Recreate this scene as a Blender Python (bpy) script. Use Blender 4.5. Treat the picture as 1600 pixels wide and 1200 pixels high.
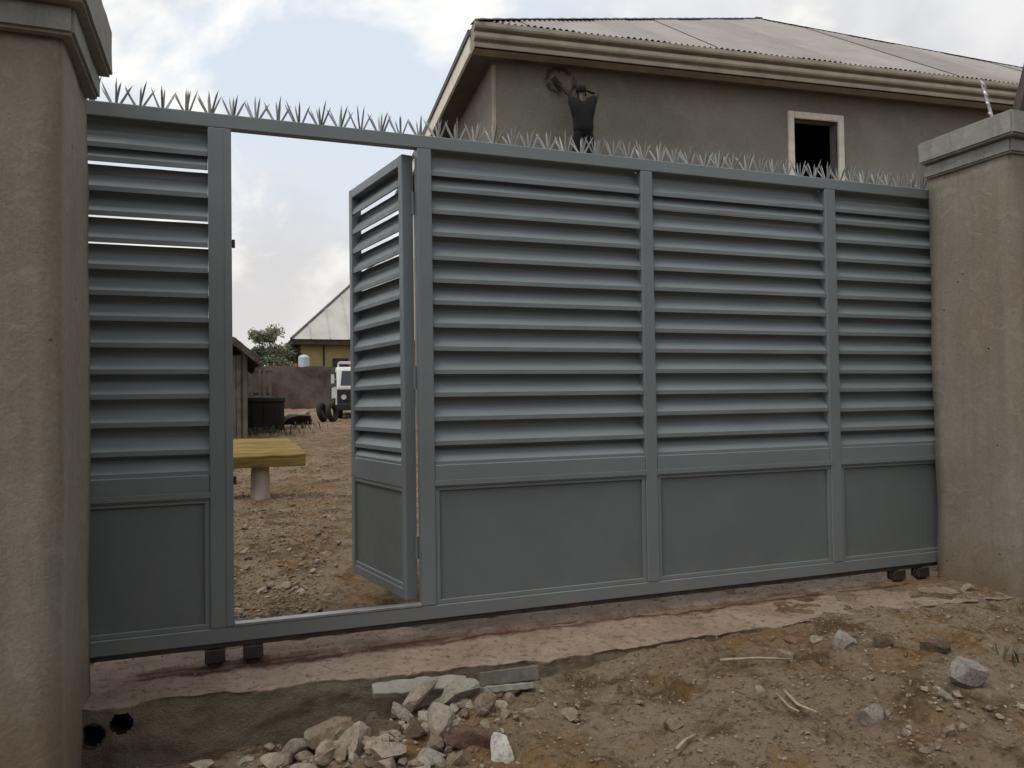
import bpy, bmesh, math, random
import numpy as np
from mathutils import Vector, Matrix

for o in list(bpy.data.objects):
    bpy.data.objects.remove(o, do_unlink=True)
scene = bpy.context.scene
COL = scene.collection
random.seed(7)
RAD = math.radians

# ------------------------------------------------------------------ camera
def look_matrix(yaw, pitch, roll, loc):
    cy, sy, cp, sp, cr, sr = math.cos(yaw), math.sin(yaw), math.cos(pitch), math.sin(pitch), math.cos(roll), math.sin(roll)
    fwd = Vector((sy*cp, cy*cp, sp)); right = Vector((cy, -sy, 0)); up = right.cross(fwd)
    r = right*cr + up*sr; u = up*cr - right*sr; b = -fwd
    return Matrix(((r.x, u.x, b.x, loc[0]), (r.y, u.y, b.y, loc[1]), (r.z, u.z, b.z, loc[2]), (0, 0, 0, 1)))

cam_data = bpy.data.cameras.new('camera')
cam = bpy.data.objects.new('camera', cam_data); COL.objects.link(cam)
cam_data.sensor_width = 36.0
cam_data.lens = 1213.36/1600*36
cam_data.clip_start = 0.05; cam_data.clip_end = 6000
cam.matrix_world = look_matrix(0.35254, 0.022487, -0.01469, (0, -4.0, 1.228))
scene.camera = cam
scene.render.resolution_x = 1024; scene.render.resolution_y = 768

# ------------------------------------------------------------------ sky and sun
SUN_EL, SUN_AZ = RAD(60), RAD(-118)          # azimuth measured from +y towards +x
sun_dir = Vector((math.sin(SUN_AZ)*math.cos(SUN_EL), math.cos(SUN_AZ)*math.cos(SUN_EL), math.sin(SUN_EL)))
world = bpy.data.worlds.new('World'); scene.world = world; world.use_nodes = True
nt = world.node_tree; nt.nodes.clear()
N = nt.nodes.new; L = nt.links.new
w_out = N('ShaderNodeOutputWorld'); w_bg = N('ShaderNodeBackground')
sky = N('ShaderNodeTexSky'); sky.sky_type = 'NISHITA'; sky.sun_disc = False
sky.sun_elevation = SUN_EL; sky.sun_rotation = SUN_AZ; sky.air_density = 1.0; sky.dust_density = 2.5
skm = N('ShaderNodeVectorMath'); skm.operation = 'SCALE'; skm.inputs['Scale'].default_value = 0.12
L(sky.outputs[0], skm.inputs[0])
tc = N('ShaderNodeTexCoord')
sep = N('ShaderNodeSeparateXYZ'); L(tc.outputs['Generated'], sep.inputs[0])
# project the view direction on a cloud layer so clouds flatten towards the horizon
den = N('ShaderNodeMath'); den.operation = 'ADD'; den.inputs[1].default_value = 0.55
zab = N('ShaderNodeMath'); zab.operation = 'ABSOLUTE'; L(sep.outputs['Z'], zab.inputs[0]); L(zab.outputs[0], den.inputs[0])
inv = N('ShaderNodeMath'); inv.operation = 'DIVIDE'; inv.inputs[0].default_value = 1.0; L(den.outputs[0], inv.inputs[1])
pv = N('ShaderNodeVectorMath'); pv.operation = 'SCALE'; L(tc.outputs['Generated'], pv.inputs[0]); L(inv.outputs[0], pv.inputs['Scale'])
def wnoise(scale, detail, rough, off, dist=0.0):
    mp = N('ShaderNodeMapping'); mp.inputs['Location'].default_value = off; L(pv.outputs[0], mp.inputs['Vector'])
    n = N('ShaderNodeTexNoise'); n.inputs['Scale'].default_value = scale; n.inputs['Detail'].default_value = detail
    n.inputs['Roughness'].default_value = rough; n.inputs['Distortion'].default_value = dist
    L(mp.outputs[0], n.inputs['Vector']); return n
def wramp(src, a, b, ca=(0, 0, 0, 1), cb=(1, 1, 1, 1)):
    r = N('ShaderNodeValToRGB'); r.color_ramp.elements[0].position = a; r.color_ramp.elements[1].position = b
    r.color_ramp.elements[0].color = ca; r.color_ramp.elements[1].color = cb; r.color_ramp.interpolation = 'EASE'
    L(src, r.inputs[0]); return r
def wmix(fac, a, b):
    m = N('ShaderNodeMix'); m.data_type = 'RGBA'
    if isinstance(fac, float): m.inputs[0].default_value = fac
    else: L(fac, m.inputs[0])
    for i, v in ((6, a), (7, b)):
        if isinstance(v, tuple): m.inputs[i].default_value = v
        else: L(v, m.inputs[i])
    return m.outputs[2]
cover = wramp(wnoise(1.5, 4, 0.5, (4.1, 8.4, 2.7), 0.25).outputs[0], 0.40, 0.60)
body = wnoise(2.6, 5, 0.55, (0.3, 5.2, 2.2), 0.35)
cloud_grey = wramp(body.outputs[0], 0.36, 0.62, (0.575, 0.58, 0.60, 1), (0.77, 0.77, 0.775, 1))
puff = wramp(wnoise(3.3, 6, 0.55, (20.4, 1.3, 11.9), 0.3).outputs[0], 0.485, 0.625)
blue_haze = wmix(0.80, skm.outputs[0], (0.73, 0.80, 0.875, 1))
c1 = wmix(cover.outputs[0], blue_haze, cloud_grey.outputs[0])
hz = wramp(zab.outputs[0], 0.0, 0.40, (1, 1, 1, 1), (0, 0, 0, 1))
hzm = N('ShaderNodeMath'); hzm.operation = 'MULTIPLY'; hzm.inputs[1].default_value = 0.8; L(hz.outputs[0], hzm.inputs[0])
c2 = wmix(hzm.outputs[0], c1, (0.665, 0.640, 0.625, 1))
hz2 = wramp(zab.outputs[0], 0.04, 0.26)
pm = N('ShaderNodeMath'); pm.operation = 'MULTIPLY'; L(puff.outputs[0], pm.inputs[0]); L(hz2.outputs[0], pm.inputs[1])
c3 = wmix(pm.outputs[0], c2, (0.96, 0.94, 0.885, 1))
L(c3, w_bg.inputs[0]); w_bg.inputs[1].default_value = 1.0
L(w_bg.outputs[0], w_out.inputs[0])

sun_data = bpy.data.lights.new('sun', 'SUN'); sun = bpy.data.objects.new('sun', sun_data); COL.objects.link(sun)
sun_data.energy = 1.3; sun_data.angle = RAD(24); sun_data.color = (1.0, 0.95, 0.86)
sun.rotation_euler = sun_dir.to_track_quat('Z', 'Y').to_euler(); sun.location = (-20, 10, 30)

scene.view_settings.view_transform = 'Standard'; scene.view_settings.look = 'None'
scene.view_settings.exposure = 0.2; scene.view_settings.gamma = 1.0; scene.view_settings.use_curve_mapping = False

# ------------------------------------------------------------------ numpy noise
def _hash(ix, iy, s):
    h = (ix*374761393 + iy*668265263 + s*1442695041) & 0xffffffff
    h = ((h ^ (h >> 13))*1274126177) & 0xffffffff
    return ((h ^ (h >> 16)) & 0xffff)/65535.0
def vnoise(x, y, s=0):
    x = np.asarray(x, float); y = np.asarray(y, float)
    ix = np.floor(x).astype(np.int64); iy = np.floor(y).astype(np.int64)
    fx = x-ix; fy = y-iy; fx = fx*fx*fx*(fx*(fx*6-15)+10); fy = fy*fy*fy*(fy*(fy*6-15)+10)
    a = _hash(ix, iy, s); b = _hash(ix+1, iy, s); c = _hash(ix, iy+1, s); d = _hash(ix+1, iy+1, s)
    return (a*(1-fx)+b*fx)*(1-fy)+(c*(1-fx)+d*fx)*fy - 0.5
def fbm(x, y, s=0, o=4, g=0.5):
    t = 0; a = 1.0
    for k in range(o):
        ca, sa = math.cos(0.6*k+0.3), math.sin(0.6*k+0.3)
        t = t + a*vnoise((x*ca-y*sa)*2**k, (x*sa+y*ca)*2**k, s+k*17); a *= g
    return t
def sstep(a, b, x):
    t = np.clip((np.asarray(x, float)-a)/(b-a), 0, 1); return t*t*(3-2*t)

# ------------------------------------------------------------------ materials
MATS = {}
class MT:
    """small node helper"""
    def __init__(s, name, rough=0.8, metallic=0.0, spec=0.5):
        s.m = bpy.data.materials.new(name); s.m.use_nodes = True; s.t = s.m.node_tree
        s.b = s.t.nodes['Principled BSDF']; s.b.inputs['Roughness'].default_value = rough
        s.b.inputs['Metallic'].default_value = metallic; s.b.inputs['Specular IOR Level'].default_value = spec
        s.tc = s.t.nodes.new('ShaderNodeTexCoord'); MATS[name] = s.m
    def coord(s, kind='Object', scale=(1, 1, 1), loc=(0, 0, 0)):
        mp = s.t.nodes.new('ShaderNodeMapping'); mp.inputs['Scale'].default_value = scale; mp.inputs['Location'].default_value = loc
        if kind == 'World':
            g = s.t.nodes.new('ShaderNodeNewGeometry'); s.t.links.new(g.outputs['Position'], mp.inputs[0])
        else: s.t.links.new(s.tc.outputs[kind], mp.inputs[0])
        return mp.outputs[0]
    def noise(s, scale, detail=4, rough=0.55, kind='Object', st=(1, 1, 1), loc=(0, 0, 0), dist=0.0):
        n = s.t.nodes.new('ShaderNodeTexNoise'); n.inputs['Scale'].default_value = scale; n.inputs['Detail'].default_value = detail
        n.inputs['Roughness'].default_value = rough; n.inputs['Distortion'].default_value = dist
        s.t.links.new(s.coord(kind, st, loc), n.inputs['Vector']); return n.outputs[0]
    def ramp(s, src, stops):
        r = s.t.nodes.new('ShaderNodeValToRGB'); e = r.color_ramp.elements
        while len(e) < len(stops): e.new(0.5)
        for i, (p, c) in enumerate(stops):
            e[i].position = p; e[i].color = (c, c, c, 1) if isinstance(c, (int, float)) else (*c, 1)
        s.t.links.new(src, r.inputs[0]); return r.outputs[0]
    def mix(s, fac, a, b, mode='MIX'):
        m = s.t.nodes.new('ShaderNodeMix'); m.data_type = 'RGBA'; m.blend_type = mode
        for i, v in ((0, fac), (6, a), (7, b)):
            if isinstance(v, (int, float)): m.inputs[i].default_value = v
            elif isinstance(v, tuple): m.inputs[i].default_value = (*v, 1)
            else: s.t.links.new(v, m.inputs[i])
        return m.outputs[2]
    def math(s, op, a, b=0.0, c=0.0):
        m = s.t.nodes.new('ShaderNodeMath'); m.operation = op
        for i, v in enumerate((a, b, c)):
            if isinstance(v, (int, float)): m.inputs[i].default_value = v
            else: s.t.links.new(v, m.inputs[i])
        return m.outputs[0]
    def sep(s, kind='Object'):
        n = s.t.nodes.new('ShaderNodeSeparateXYZ'); s.t.links.new(s.coord(kind), n.inputs[0]); return n.outputs
    def color(s, v):
        if isinstance(v, tuple): s.b.inputs['Base Color'].default_value = (*v, 1)
        else: s.t.links.new(v, s.b.inputs['Base Color'])
        return s
    def rough(s, v): s.t.links.new(v, s.b.inputs['Roughness']); return s
    def bump(s, h, strength=0.3, dist=0.01):
        b = s.t.nodes.new('ShaderNodeBump'); b.inputs['Strength'].default_value = strength; b.inputs['Distance'].default_value = dist
        s.t.links.new(h, b.inputs['Height']); s.t.links.new(b.outputs[0], s.b.inputs['Normal']); return s

def simple(name, c, rough=0.8, var=0.25, scale=6, bump=0.0, metallic=0.0, kind='Object', spec=0.5):
    k = MT(name, rough, metallic, spec); n = k.noise(scale, 5, 0.6, kind)
    lo = tuple(v*(1-var) for v in c); hi = tuple(min(1, v*(1+var)) for v in c)
    k.color(k.ramp(n, [(0.3, lo), (0.7, hi)]))
    if bump: k.bump(k.noise(scale*5, 4, 0.6, kind), bump, 0.01)
    return k.m

# grey gate paint: thin enamel over rolled steel with dust low down
def paint(name, c):
    k = MT(name, 0.38, spec=0.55)
    n = k.noise(1.7, 6, 0.65, 'World'); f = k.noise(26, 5, 0.7, 'World', (1, 1, 0.35)); dr = k.noise(14, 5, 0.7, 'World', (1, 1, 0.08), (3, 2, 1))
    base = k.ramp(n, [(0.3, tuple(v*0.92 for v in c)), (0.7, tuple(v*1.08 for v in c))])
    base = k.mix(k.ramp(dr, [(0.60, 0.0), (0.80, 0.12)]), base, tuple(v*0.75 for v in c))
    base = k.mix(k.ramp(f, [(0.58, 0.0), (0.80, 0.14)]), base, (0.27, 0.27, 0.245))
    z = k.sep('World')[2]
    dust = k.math('MULTIPLY', k.ramp(z, [(0.05, 1.0), (0.28, 0.14), (0.6, 0.0)]), k.ramp(k.noise(9, 7, 0.75, 'World'), [(0.44, 0.0), (0.68, 0.6)]))
    base = k.mix(dust, base, (0.25, 0.195, 0.14))
    chips = k.ramp(k.noise(42, 4, 0.6, 'World', loc=(7, 1, 3)), [(0.70, 0.0), (0.73, 1.0)])
    k.color(k.mix(k.math('MULTIPLY', chips, 0.10), base, (0.10, 0.055, 0.035)))
    k.rough(k.ramp(f, [(0.3, 0.30), (0.75, 0.52)]))
    k.bump(k.math('ADD', k.noise(2.2, 2, 0.4, 'World'), k.math('MULTIPLY', f, 0.03)), 0.35, 0.03)
    return k.m
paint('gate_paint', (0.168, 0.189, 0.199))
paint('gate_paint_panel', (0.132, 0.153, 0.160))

# cement render, brownish, with trowel marks, drips and pock marks
def render_mat(name, a, b, c, splash=True):
    k = MT(name, 0.9, spec=0.25)
    n1 = k.noise(1.5, 6, 0.62, 'World', (1, 1, 0.55), dist=0.4); n2 = k.noise(6, 7, 0.7, 'World', (2.4, 2.4, 0.22)); n3 = k.noise(60, 5, 0.75, 'World'); n5 = k.noise(9, 5, 0.6, 'World', (1.0, 1.0, 1.0), (4, 4, 4), 1.2)
    col = k.mix(k.ramp(n1, [(0.38, 0.0), (0.60, 1.0)]), a, b)
    col = k.mix(k.ramp(n2, [(0.50, 0.0), (0.66, 0.7)]), col, c)
    col = k.mix(k.ramp(n5, [(0.56, 0.0), (0.62, 0.35)]), col, tuple(min(1, v*1.35) for v in b))
    col = k.mix(0.18, col, k.ramp(n3, [(0.25, 0.05), (0.75, 0.40)]), 'MIX')
    v = k.t.nodes.new('ShaderNodeTexVoronoi'); v.inputs['Scale'].default_value = 9; v.inputs['Randomness'].default_value = 1
    k.t.links.new(k.coord('World', (1, 1, 1)), v.inputs['Vector'])
    pk = k.ramp(v.outputs['Distance'], [(0.05, 1.0), (0.085, 0.0)])
    pk = k.math('MULTIPLY', pk, k.ramp(k.noise(3.3, 2, 0.5, 'World'), [(0.48, 0.0), (0.58, 1.0)]))
    col = k.mix(k.math('MULTIPLY', pk, 0.75), col, tuple(x*0.35 for x in a))
    if splash:
        z = k.sep('World')[2]
        zz = k.math('ADD', z, k.math('MULTIPLY', k.math('SUBTRACT', k.noise(5, 5, 0.7, 'World'), 0.5), 0.5))
        col = k.mix(k.ramp(zz, [(0.02, 0.65), (0.32, 0.0)]), col, (0.17, 0.12, 0.075))
    k.color(col)
    h = k.math('ADD', k.math('MULTIPLY', n2, 0.5), k.math('MULTIPLY', n3, 0.35))
    h = k.math('ADD', h, k.math('MULTIPLY', n5, 0.5)); h = k.math('SUBTRACT', h, pk)
    k.bump(h, 0.6, 0.014)
    return k.m
render_mat('pillar_render', (0.235, 0.188, 0.130), (0.255, 0.228, 0.172), (0.185, 0.168, 0.125))
render_mat('cap_cement', (0.25, 0.24, 0.21), (0.31, 0.297, 0.26), (0.185, 0.177, 0.15), False)
# house render with the worker's wet plaster marks
k = MT('house_render', 0.92, spec=0.2)
n1 = k.noise(0.55, 6, 0.62); n2 = k.noise(1.9, 6, 0.65); n3 = k.noise(24, 4, 0.7)
col = k.mix(k.ramp(n1, [(0.36, 0.0), (0.64, 1.0)]), (0.160, 0.148, 0.118), (0.230, 0.213, 0.174))
col = k.mix(k.ramp(n2, [(0.53, 0.0), (0.64, 0.7)]), col, (0.235, 0.220, 0.188))
col = k.mix(0.18, col, k.ramp(n3, [(0.25, 0.06), (0.75, 0.36)]))
sx, sy_, sz = k.sep()
wob = k.math('MULTIPLY', k.math('SUBTRACT', k.noise(4.6, 5, 0.65), 0.5), 0.30)
dx_ = k.math('DIVIDE', k.math('SUBTRACT', sx, 1.68), 1.15); dz_ = k.math('SUBTRACT', sz, 6.93)
rr = k.math('SQRT', k.math('ADD', k.math('MULTIPLY', dx_, dx_), k.math('MULTIPLY', dz_, dz_)))
rr = k.math('ADD', rr, wob)
ring = k.math('ABSOLUTE', k.math('SUBTRACT', rr, 0.235))
rmask = k.math('MULTIPLY', k.ramp(ring, [(0.020, 1.0), (0.045, 0.0)]), k.ramp(k.noise(4, 3, 0.6, loc=(3, 1, 2)), [(0.38, 0.05), (0.52, 1.0)]))
fill = k.math('MULTIPLY', k.ramp(rr, [(0.15, 0.35), (0.20, 0.0)]), 1.0)
col = k.mix(k.math('MULTIPLY', rmask, 0.8), col, (0.055, 0.038, 0.032))
col = k.mix(fill, col, (0.27, 0.235, 0.19))
k.color(col); k.bump(k.math('ADD', n2, k.math('MULTIPLY', n3, 0.4)), 0.4, 0.02)

simple('fascia_cement', (0.30, 0.265, 0.205), 0.85, 0.18, 3, 0.25, kind='World')
simple('side_board', (0.74, 0.69, 0.61), 0.8, 0.16, 5, 0.2, kind='World')
simple('window_white', (0.62, 0.58, 0.51), 0.75, 0.15, 6, 0.15, kind='World')
simple('dark_timber', (0.045, 0.038, 0.03), 0.9, 0.4, 5, 0.3, kind='World')
simple('soffit_dark', (0.10, 0.09, 0.08), 0.9, 0.3, 3, 0.2, kind='World')
k = MT('roof_sheet', 0.48, 0.15)
nn = k.noise(1.4, 6, 0.65, 'World'); n4 = k.noise(14, 4, 0.6, 'World', (1, 1, 1))
cc = k.ramp(nn, [(0.3, (0.285, 0.252, 0.225)), (0.7, (0.375, 0.338, 0.305))])
ob = k.t.nodes.new('ShaderNodeObjectInfo'); cc = k.mix(1.0, cc, k.ramp(ob.outputs['Random'], [(0.0, 0.80), (1.0, 1.0)]), 'MULTIPLY')
k.color(k.mix(k.ramp(n4, [(0.56, 0.0), (0.75, 0.4)]), cc, (0.25, 0.21, 0.17))); k.bump(n4, 0.1, 0.01)
simple('far_roof_sheet', (0.46, 0.44, 0.40), 0.5, 0.12, 1.2, 0.0, 0.1, 'World')
simple('ridge_dark', (0.10, 0.09, 0.085), 0.7, 0.3, 4, 0.1, kind='World')

# earth
k = MT('earth', 0.95, spec=0.15)
n1 = k.noise(0.8, 6, 0.62, 'World'); n2 = k.noise(3.6, 7, 0.68, 'World', loc=(4, 2, 0)); n3 = k.noise(30, 6, 0.78, 'World'); n4 = k.noise(130, 4, 0.75, 'World'); n5 = k.noise(11, 6, 0.7, 'World', loc=(1, 7, 0))
col = k.mix(k.ramp(n1, [(0.38, 0.0), (0.60, 1.0)]), (0.240, 0.162, 0.092), (0.345, 0.265, 0.188))
col = k.mix(k.ramp(n2, [(0.49, 0.0), (0.60, 0.9)]), col, (0.125, 0.075, 0.034))
col = k.mix(k.ramp(k.noise(1.9, 6, 0.62, 'World', loc=(9, 4, 1)), [(0.53, 0.0), (0.64, 0.8)]), col, (0.290, 0.165, 0.065))
col = k.mix(k.ramp(n5, [(0.54, 0.0), (0.66, 0.6)]), col, (0.350, 0.280, 0.205))
col = k.mix(k.ramp(n3, [(0.56, 0.0), (0.66, 0.75)]), col, (0.400, 0.345, 0.280))
col = k.mix(k.ramp(n3, [(0.36, 0.85), (0.47, 0.0)]), col, (0.060, 0.041, 0.024))
k.color(col)
k.bump(k.math('ADD', k.math('ADD', n5, n3), k.math('MULTIPLY', n4, 0.6)), 1.0, 0.03)
# concrete track base: dusty pink sand on top, damp greenish concrete on the front, red paint along the track
k = MT('track_concrete', 0.93, spec=0.2)
x_, y_, z_ = k.sep('World')
g = k.t.nodes.new('ShaderNodeNewGeometry'); sp = k.t.nodes.new('ShaderNodeSeparateXYZ'); k.t.links.new(g.outputs['True Normal'], sp.inputs[0])
n1 = k.noise(3.2, 6, 0.65, 'World'); n2 = k.noise(22, 6, 0.7, 'World'); n3 = k.noise(110, 4, 0.7, 'World')
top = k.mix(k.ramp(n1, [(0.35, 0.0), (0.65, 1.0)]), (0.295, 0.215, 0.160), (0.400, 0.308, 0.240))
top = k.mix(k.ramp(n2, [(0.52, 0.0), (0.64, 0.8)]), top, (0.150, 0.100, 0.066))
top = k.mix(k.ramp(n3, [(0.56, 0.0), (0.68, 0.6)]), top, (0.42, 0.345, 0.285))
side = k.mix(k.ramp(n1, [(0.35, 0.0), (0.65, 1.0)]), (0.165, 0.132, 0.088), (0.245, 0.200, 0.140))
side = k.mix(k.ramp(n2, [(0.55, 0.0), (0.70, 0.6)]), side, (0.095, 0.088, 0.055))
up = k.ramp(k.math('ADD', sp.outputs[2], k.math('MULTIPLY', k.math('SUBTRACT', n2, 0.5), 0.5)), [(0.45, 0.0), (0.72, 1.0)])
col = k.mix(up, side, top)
ys = k.math('ADD', y_, k.math('ADD', k.math('MULTIPLY', k.math('SUBTRACT', n1, 0.5), 0.16), k.math('MULTIPLY', k.math('SUBTRACT', n2, 0.5), 0.06)))
st = k.math('MULTIPLY', k.ramp(k.math('ABSOLUTE', k.math('ADD', ys, 0.055)), [(0.045, 1.0), (0.100, 0.0)]), k.ramp(k.noise(1.6, 5, 0.65, 'World', loc=(2, 0, 0)), [(0.30, 0.45), (0.48, 1.0)]))
xm = k.t.nodes.new('ShaderNodeMapRange'); xm.inputs['From Min'].default_value = -0.45; xm.inputs['From Max'].default_value = -0.36; k.t.links.new(x_, xm.inputs['Value'])
st = k.math('MULTIPLY', k.math('MULTIPLY', st, xm.outputs[0]), 0.95)
cr = k.t.nodes.new('ShaderNodeTexVoronoi'); cr.feature = 'DISTANCE_TO_EDGE'; cr.inputs['Scale'].default_value = 2.3; k.t.links.new(k.coord('World', (1, 1.6, 1), (0.3, 0, 0)), cr.inputs['Vector'])
ck = k.math('MULTIPLY', k.ramp(k.math('ADD', cr.outputs['Distance'], k.math('MULTIPLY', k.math('SUBTRACT', n2, 0.5), 0.05)), [(0.004, 1.0), (0.014, 0.0)]), k.ramp(k.noise(1.3, 2, 0.5, 'World', loc=(8, 0, 0)), [(0.52, 0.0), (0.64, 0.45)]))
col = k.mix(k.math('MULTIPLY', ck, up), col, (0.07, 0.05, 0.035))
col = k.mix(st, col, (0.075, 0.026, 0.018))
k.color(col); k.bump(k.math('ADD', n2, k.math('MULTIPLY', n3, 0.6)), 1.0, 0.02)

def stone_mat(name, a, b, sp=0.25):
    k = MT(name, 0.92, spec=0.2); n1 = k.noise(9, 6, 0.7, 'World'); n2 = k.noise(48, 6, 0.8, 'World'); n3 = k.noise(6, 5, 0.65, 'World', loc=(5, 3, 1))
    col = k.mix(k.ramp(n1, [(0.38, 0.0), (0.62, 1.0)]), a, b)
    col = k.mix(k.ramp(n2, [(0.53, 0.0), (0.64, 0.8)]), col, tuple(v*0.45 for v in a))
    col = k.mix(k.ramp(n2, [(0.34, 0.7), (0.46, 0.0)]), col, tuple(min(0.8, v*1.35) for v in b))
    col = k.mix(k.ramp(n3, [(0.52, 0.0), (0.66, 0.65)]), col, (0.200, 0.140, 0.092))
    k.color(col); k.bump(k.math('ADD', n1, n2), 1.0, 0.02); return k.m
stone_mat('stone_pale', (0.36, 0.305, 0.24), (0.45, 0.39, 0.315))
stone_mat('stone_grey', (0.30, 0.265, 0.21), (0.39, 0.35, 0.285))
stone_mat('stone_brown', (0.28, 0.21, 0.15), (0.36, 0.285, 0.215))
stone_mat('stone_dark', (0.125, 0.090, 0.06), (0.185, 0.138, 0.098))
stone_mat('stone_red', (0.19, 0.112, 0.085), (0.26, 0.175, 0.14))
stone_mat('stone_white', (0.58, 0.55, 0.48), (0.70, 0.67, 0.60))
stone_mat('stone_blue', (0.30, 0.28, 0.24), (0.40, 0.375, 0.325))
k = MT('slab_grey', 0.85, spec=0.3); k.color(k.ramp(k.noise(12, 6, 0.7), [(0.3, (0.18, 0.172, 0.145)), (0.7, (0.28, 0.268, 0.23))])); k.bump(k.noise(60, 4, 0.7), 0.3, 0.006)
simple('slab_dark', (0.135, 0.13, 0.11), 0.85, 0.25, 10, 0.3)
k = MT('gravel', 0.93, spec=0.2)
oi = k.t.nodes.new('ShaderNodeNewGeometry'); rn = oi.outputs['Random Per Island']
k.color(k.mix(0.35, k.ramp(rn, [(0.0, (0.10, 0.066, 0.038)), (0.4, (0.20, 0.142, 0.090)), (0.85, (0.26, 0.200, 0.140)), (1.0, (0.34, 0.285, 0.225))]), k.ramp(k.noise(40, 4, 0.7, 'World'), [(0.3, (0.10, 0.075, 0.05)), (0.7, (0.34, 0.28, 0.22))])))
k = MT('rubble_mix', 0.93, spec=0.2)
oi = k.t.nodes.new('ShaderNodeNewGeometry'); rn = oi.outputs['Random Per Island']
k.color(k.mix(0.4, k.ramp(rn, [(0.0, (0.15, 0.11, 0.075)), (0.35, (0.26, 0.20, 0.145)), (0.7, (0.34, 0.285, 0.22)), (1.0, (0.44, 0.385, 0.31))]), k.ramp(k.noise(40, 5, 0.75, 'World'), [(0.35, (0.12, 0.09, 0.06)), (0.65, (0.42, 0.36, 0.29))])))
k.bump(k.noise(60, 5, 0.75, 'World'), 0.8, 0.015)
simple('stick_dry', (0.33, 0.26, 0.18), 0.85, 0.25, 20, 0.2)
simple('brick_earth', (0.16, 0.085, 0.05), 0.9, 0.3, 12, 0.4)
simple('black_pipe', (0.018, 0.018, 0.018), 0.5, 0.3, 10)
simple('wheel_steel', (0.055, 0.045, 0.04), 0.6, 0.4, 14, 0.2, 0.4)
simple('rust_steel', (0.16, 0.085, 0.05), 0.75, 0.4, 16, 0.2, 0.3)
simple('bare_steel', (0.36, 0.36, 0.355), 0.45, 0.2, 14, 0.1, 0.7)
k = MT('spike_paint', 0.42, 0.3); oi_ = k.t.nodes.new('ShaderNodeObjectInfo'); k.color(k.mix(k.ramp(k.noise(14, 5, 0.7, 'World'), [(0.55, 0.0), (0.68, 0.6)]), k.ramp(oi_.outputs['Random'], [(0.0, (0.20, 0.215, 0.22)), (0.8, (0.36, 0.365, 0.36)), (1.0, (0.44, 0.44, 0.43))]), (0.17, 0.11, 0.075)))
simple('spike_galvanised', (0.33, 0.335, 0.33), 0.45, 0.25, 10, 0.0, 0.4)
simple('maroon_steel', (0.035, 0.016, 0.014), 0.6, 0.4, 8, 0.1)
k = MT('yellow_timber', 0.7); k.color(k.ramp(k.noise(3, 5, 0.6, 'Object', (0.6, 9, 9)), [(0.3, (0.11, 0.066, 0.010)), (0.55, (0.225, 0.15, 0.028)), (0.75, (0.30, 0.215, 0.06))])); k.bump(k.noise(4, 4, 0.6, 'Object', (0.6, 12, 12)), 0.4, 0.01)
simple('stump_white', (0.36, 0.30, 0.25), 0.9, 0.2, 6, 0.3)
simple('skin_dark', (0.036, 0.021, 0.015), 0.55, 0.2, 8)
simple('cloth_black', (0.0035, 0.004, 0.005), 1.0, 0.4, 9, 0.2)
simple('cloth_navy', (0.004, 0.0045, 0.007), 1.0, 0.4, 9, 0.2)
simple('hair_black', (0.008, 0.007, 0.006), 0.9, 0.3, 20, 0.3)
simple('truck_white', (0.70, 0.70, 0.68), 0.35, 0.08, 3)
simple('truck_black', (0.02, 0.02, 0.022), 0.5, 0.3, 6)
simple('tyre_black', (0.02, 0.019, 0.018), 0.85, 0.3, 12, 0.2)
k = MT('dark_glass', 0.08); k.color((0.03, 0.04, 0.045))
simple('lamp_glass', (0.7, 0.68, 0.6), 0.15, 0.1, 5)
simple('crate_black', (0.020, 0.017, 0.014), 0.8, 0.35, 5, 0.2)
simple('shed_board', (0.07, 0.06, 0.047), 0.9, 0.35, 5, 0.3, kind='World')
simple('shed_board_pale', (0.135, 0.12, 0.095), 0.9, 0.3, 5, 0.3, kind='World')
simple('thatch', (0.085, 0.066, 0.052), 0.95, 0.45, 9, 0.6, kind='World')
simple('ochre_wall', (0.34, 0.265, 0.115), 0.9, 0.18, 2, 0.1, kind='World')
k = MT('block_wall', 0.95, spec=0.2); k.color(k.mix(k.ramp(k.noise(0.9, 6, 0.7, 'World'), [(0.42, 0.0), (0.6, 1.0)]), (0.070, 0.052, 0.042), (0.135, 0.115, 0.096)))
simple('leaf_olive', (0.16, 0.175, 0.095), 0.75, 0.45, 0.9, kind='World')
simple('leaf_dark', (0.05, 0.075, 0.035), 0.75, 0.4, 0.9, kind='World')
simple('weed_green', (0.085, 0.10, 0.04), 0.8, 0.4, 12)
simple('bark', (0.14, 0.115, 0.09), 0.9, 0.3, 9, 0.4, kind='World')
simple('tank_blue', (0.45, 0.52, 0.58), 0.45, 0.1, 4)
simple('wood_plank', (0.25, 0.185, 0.12), 0.9, 0.3, 8, 0.3, kind='World')

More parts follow.
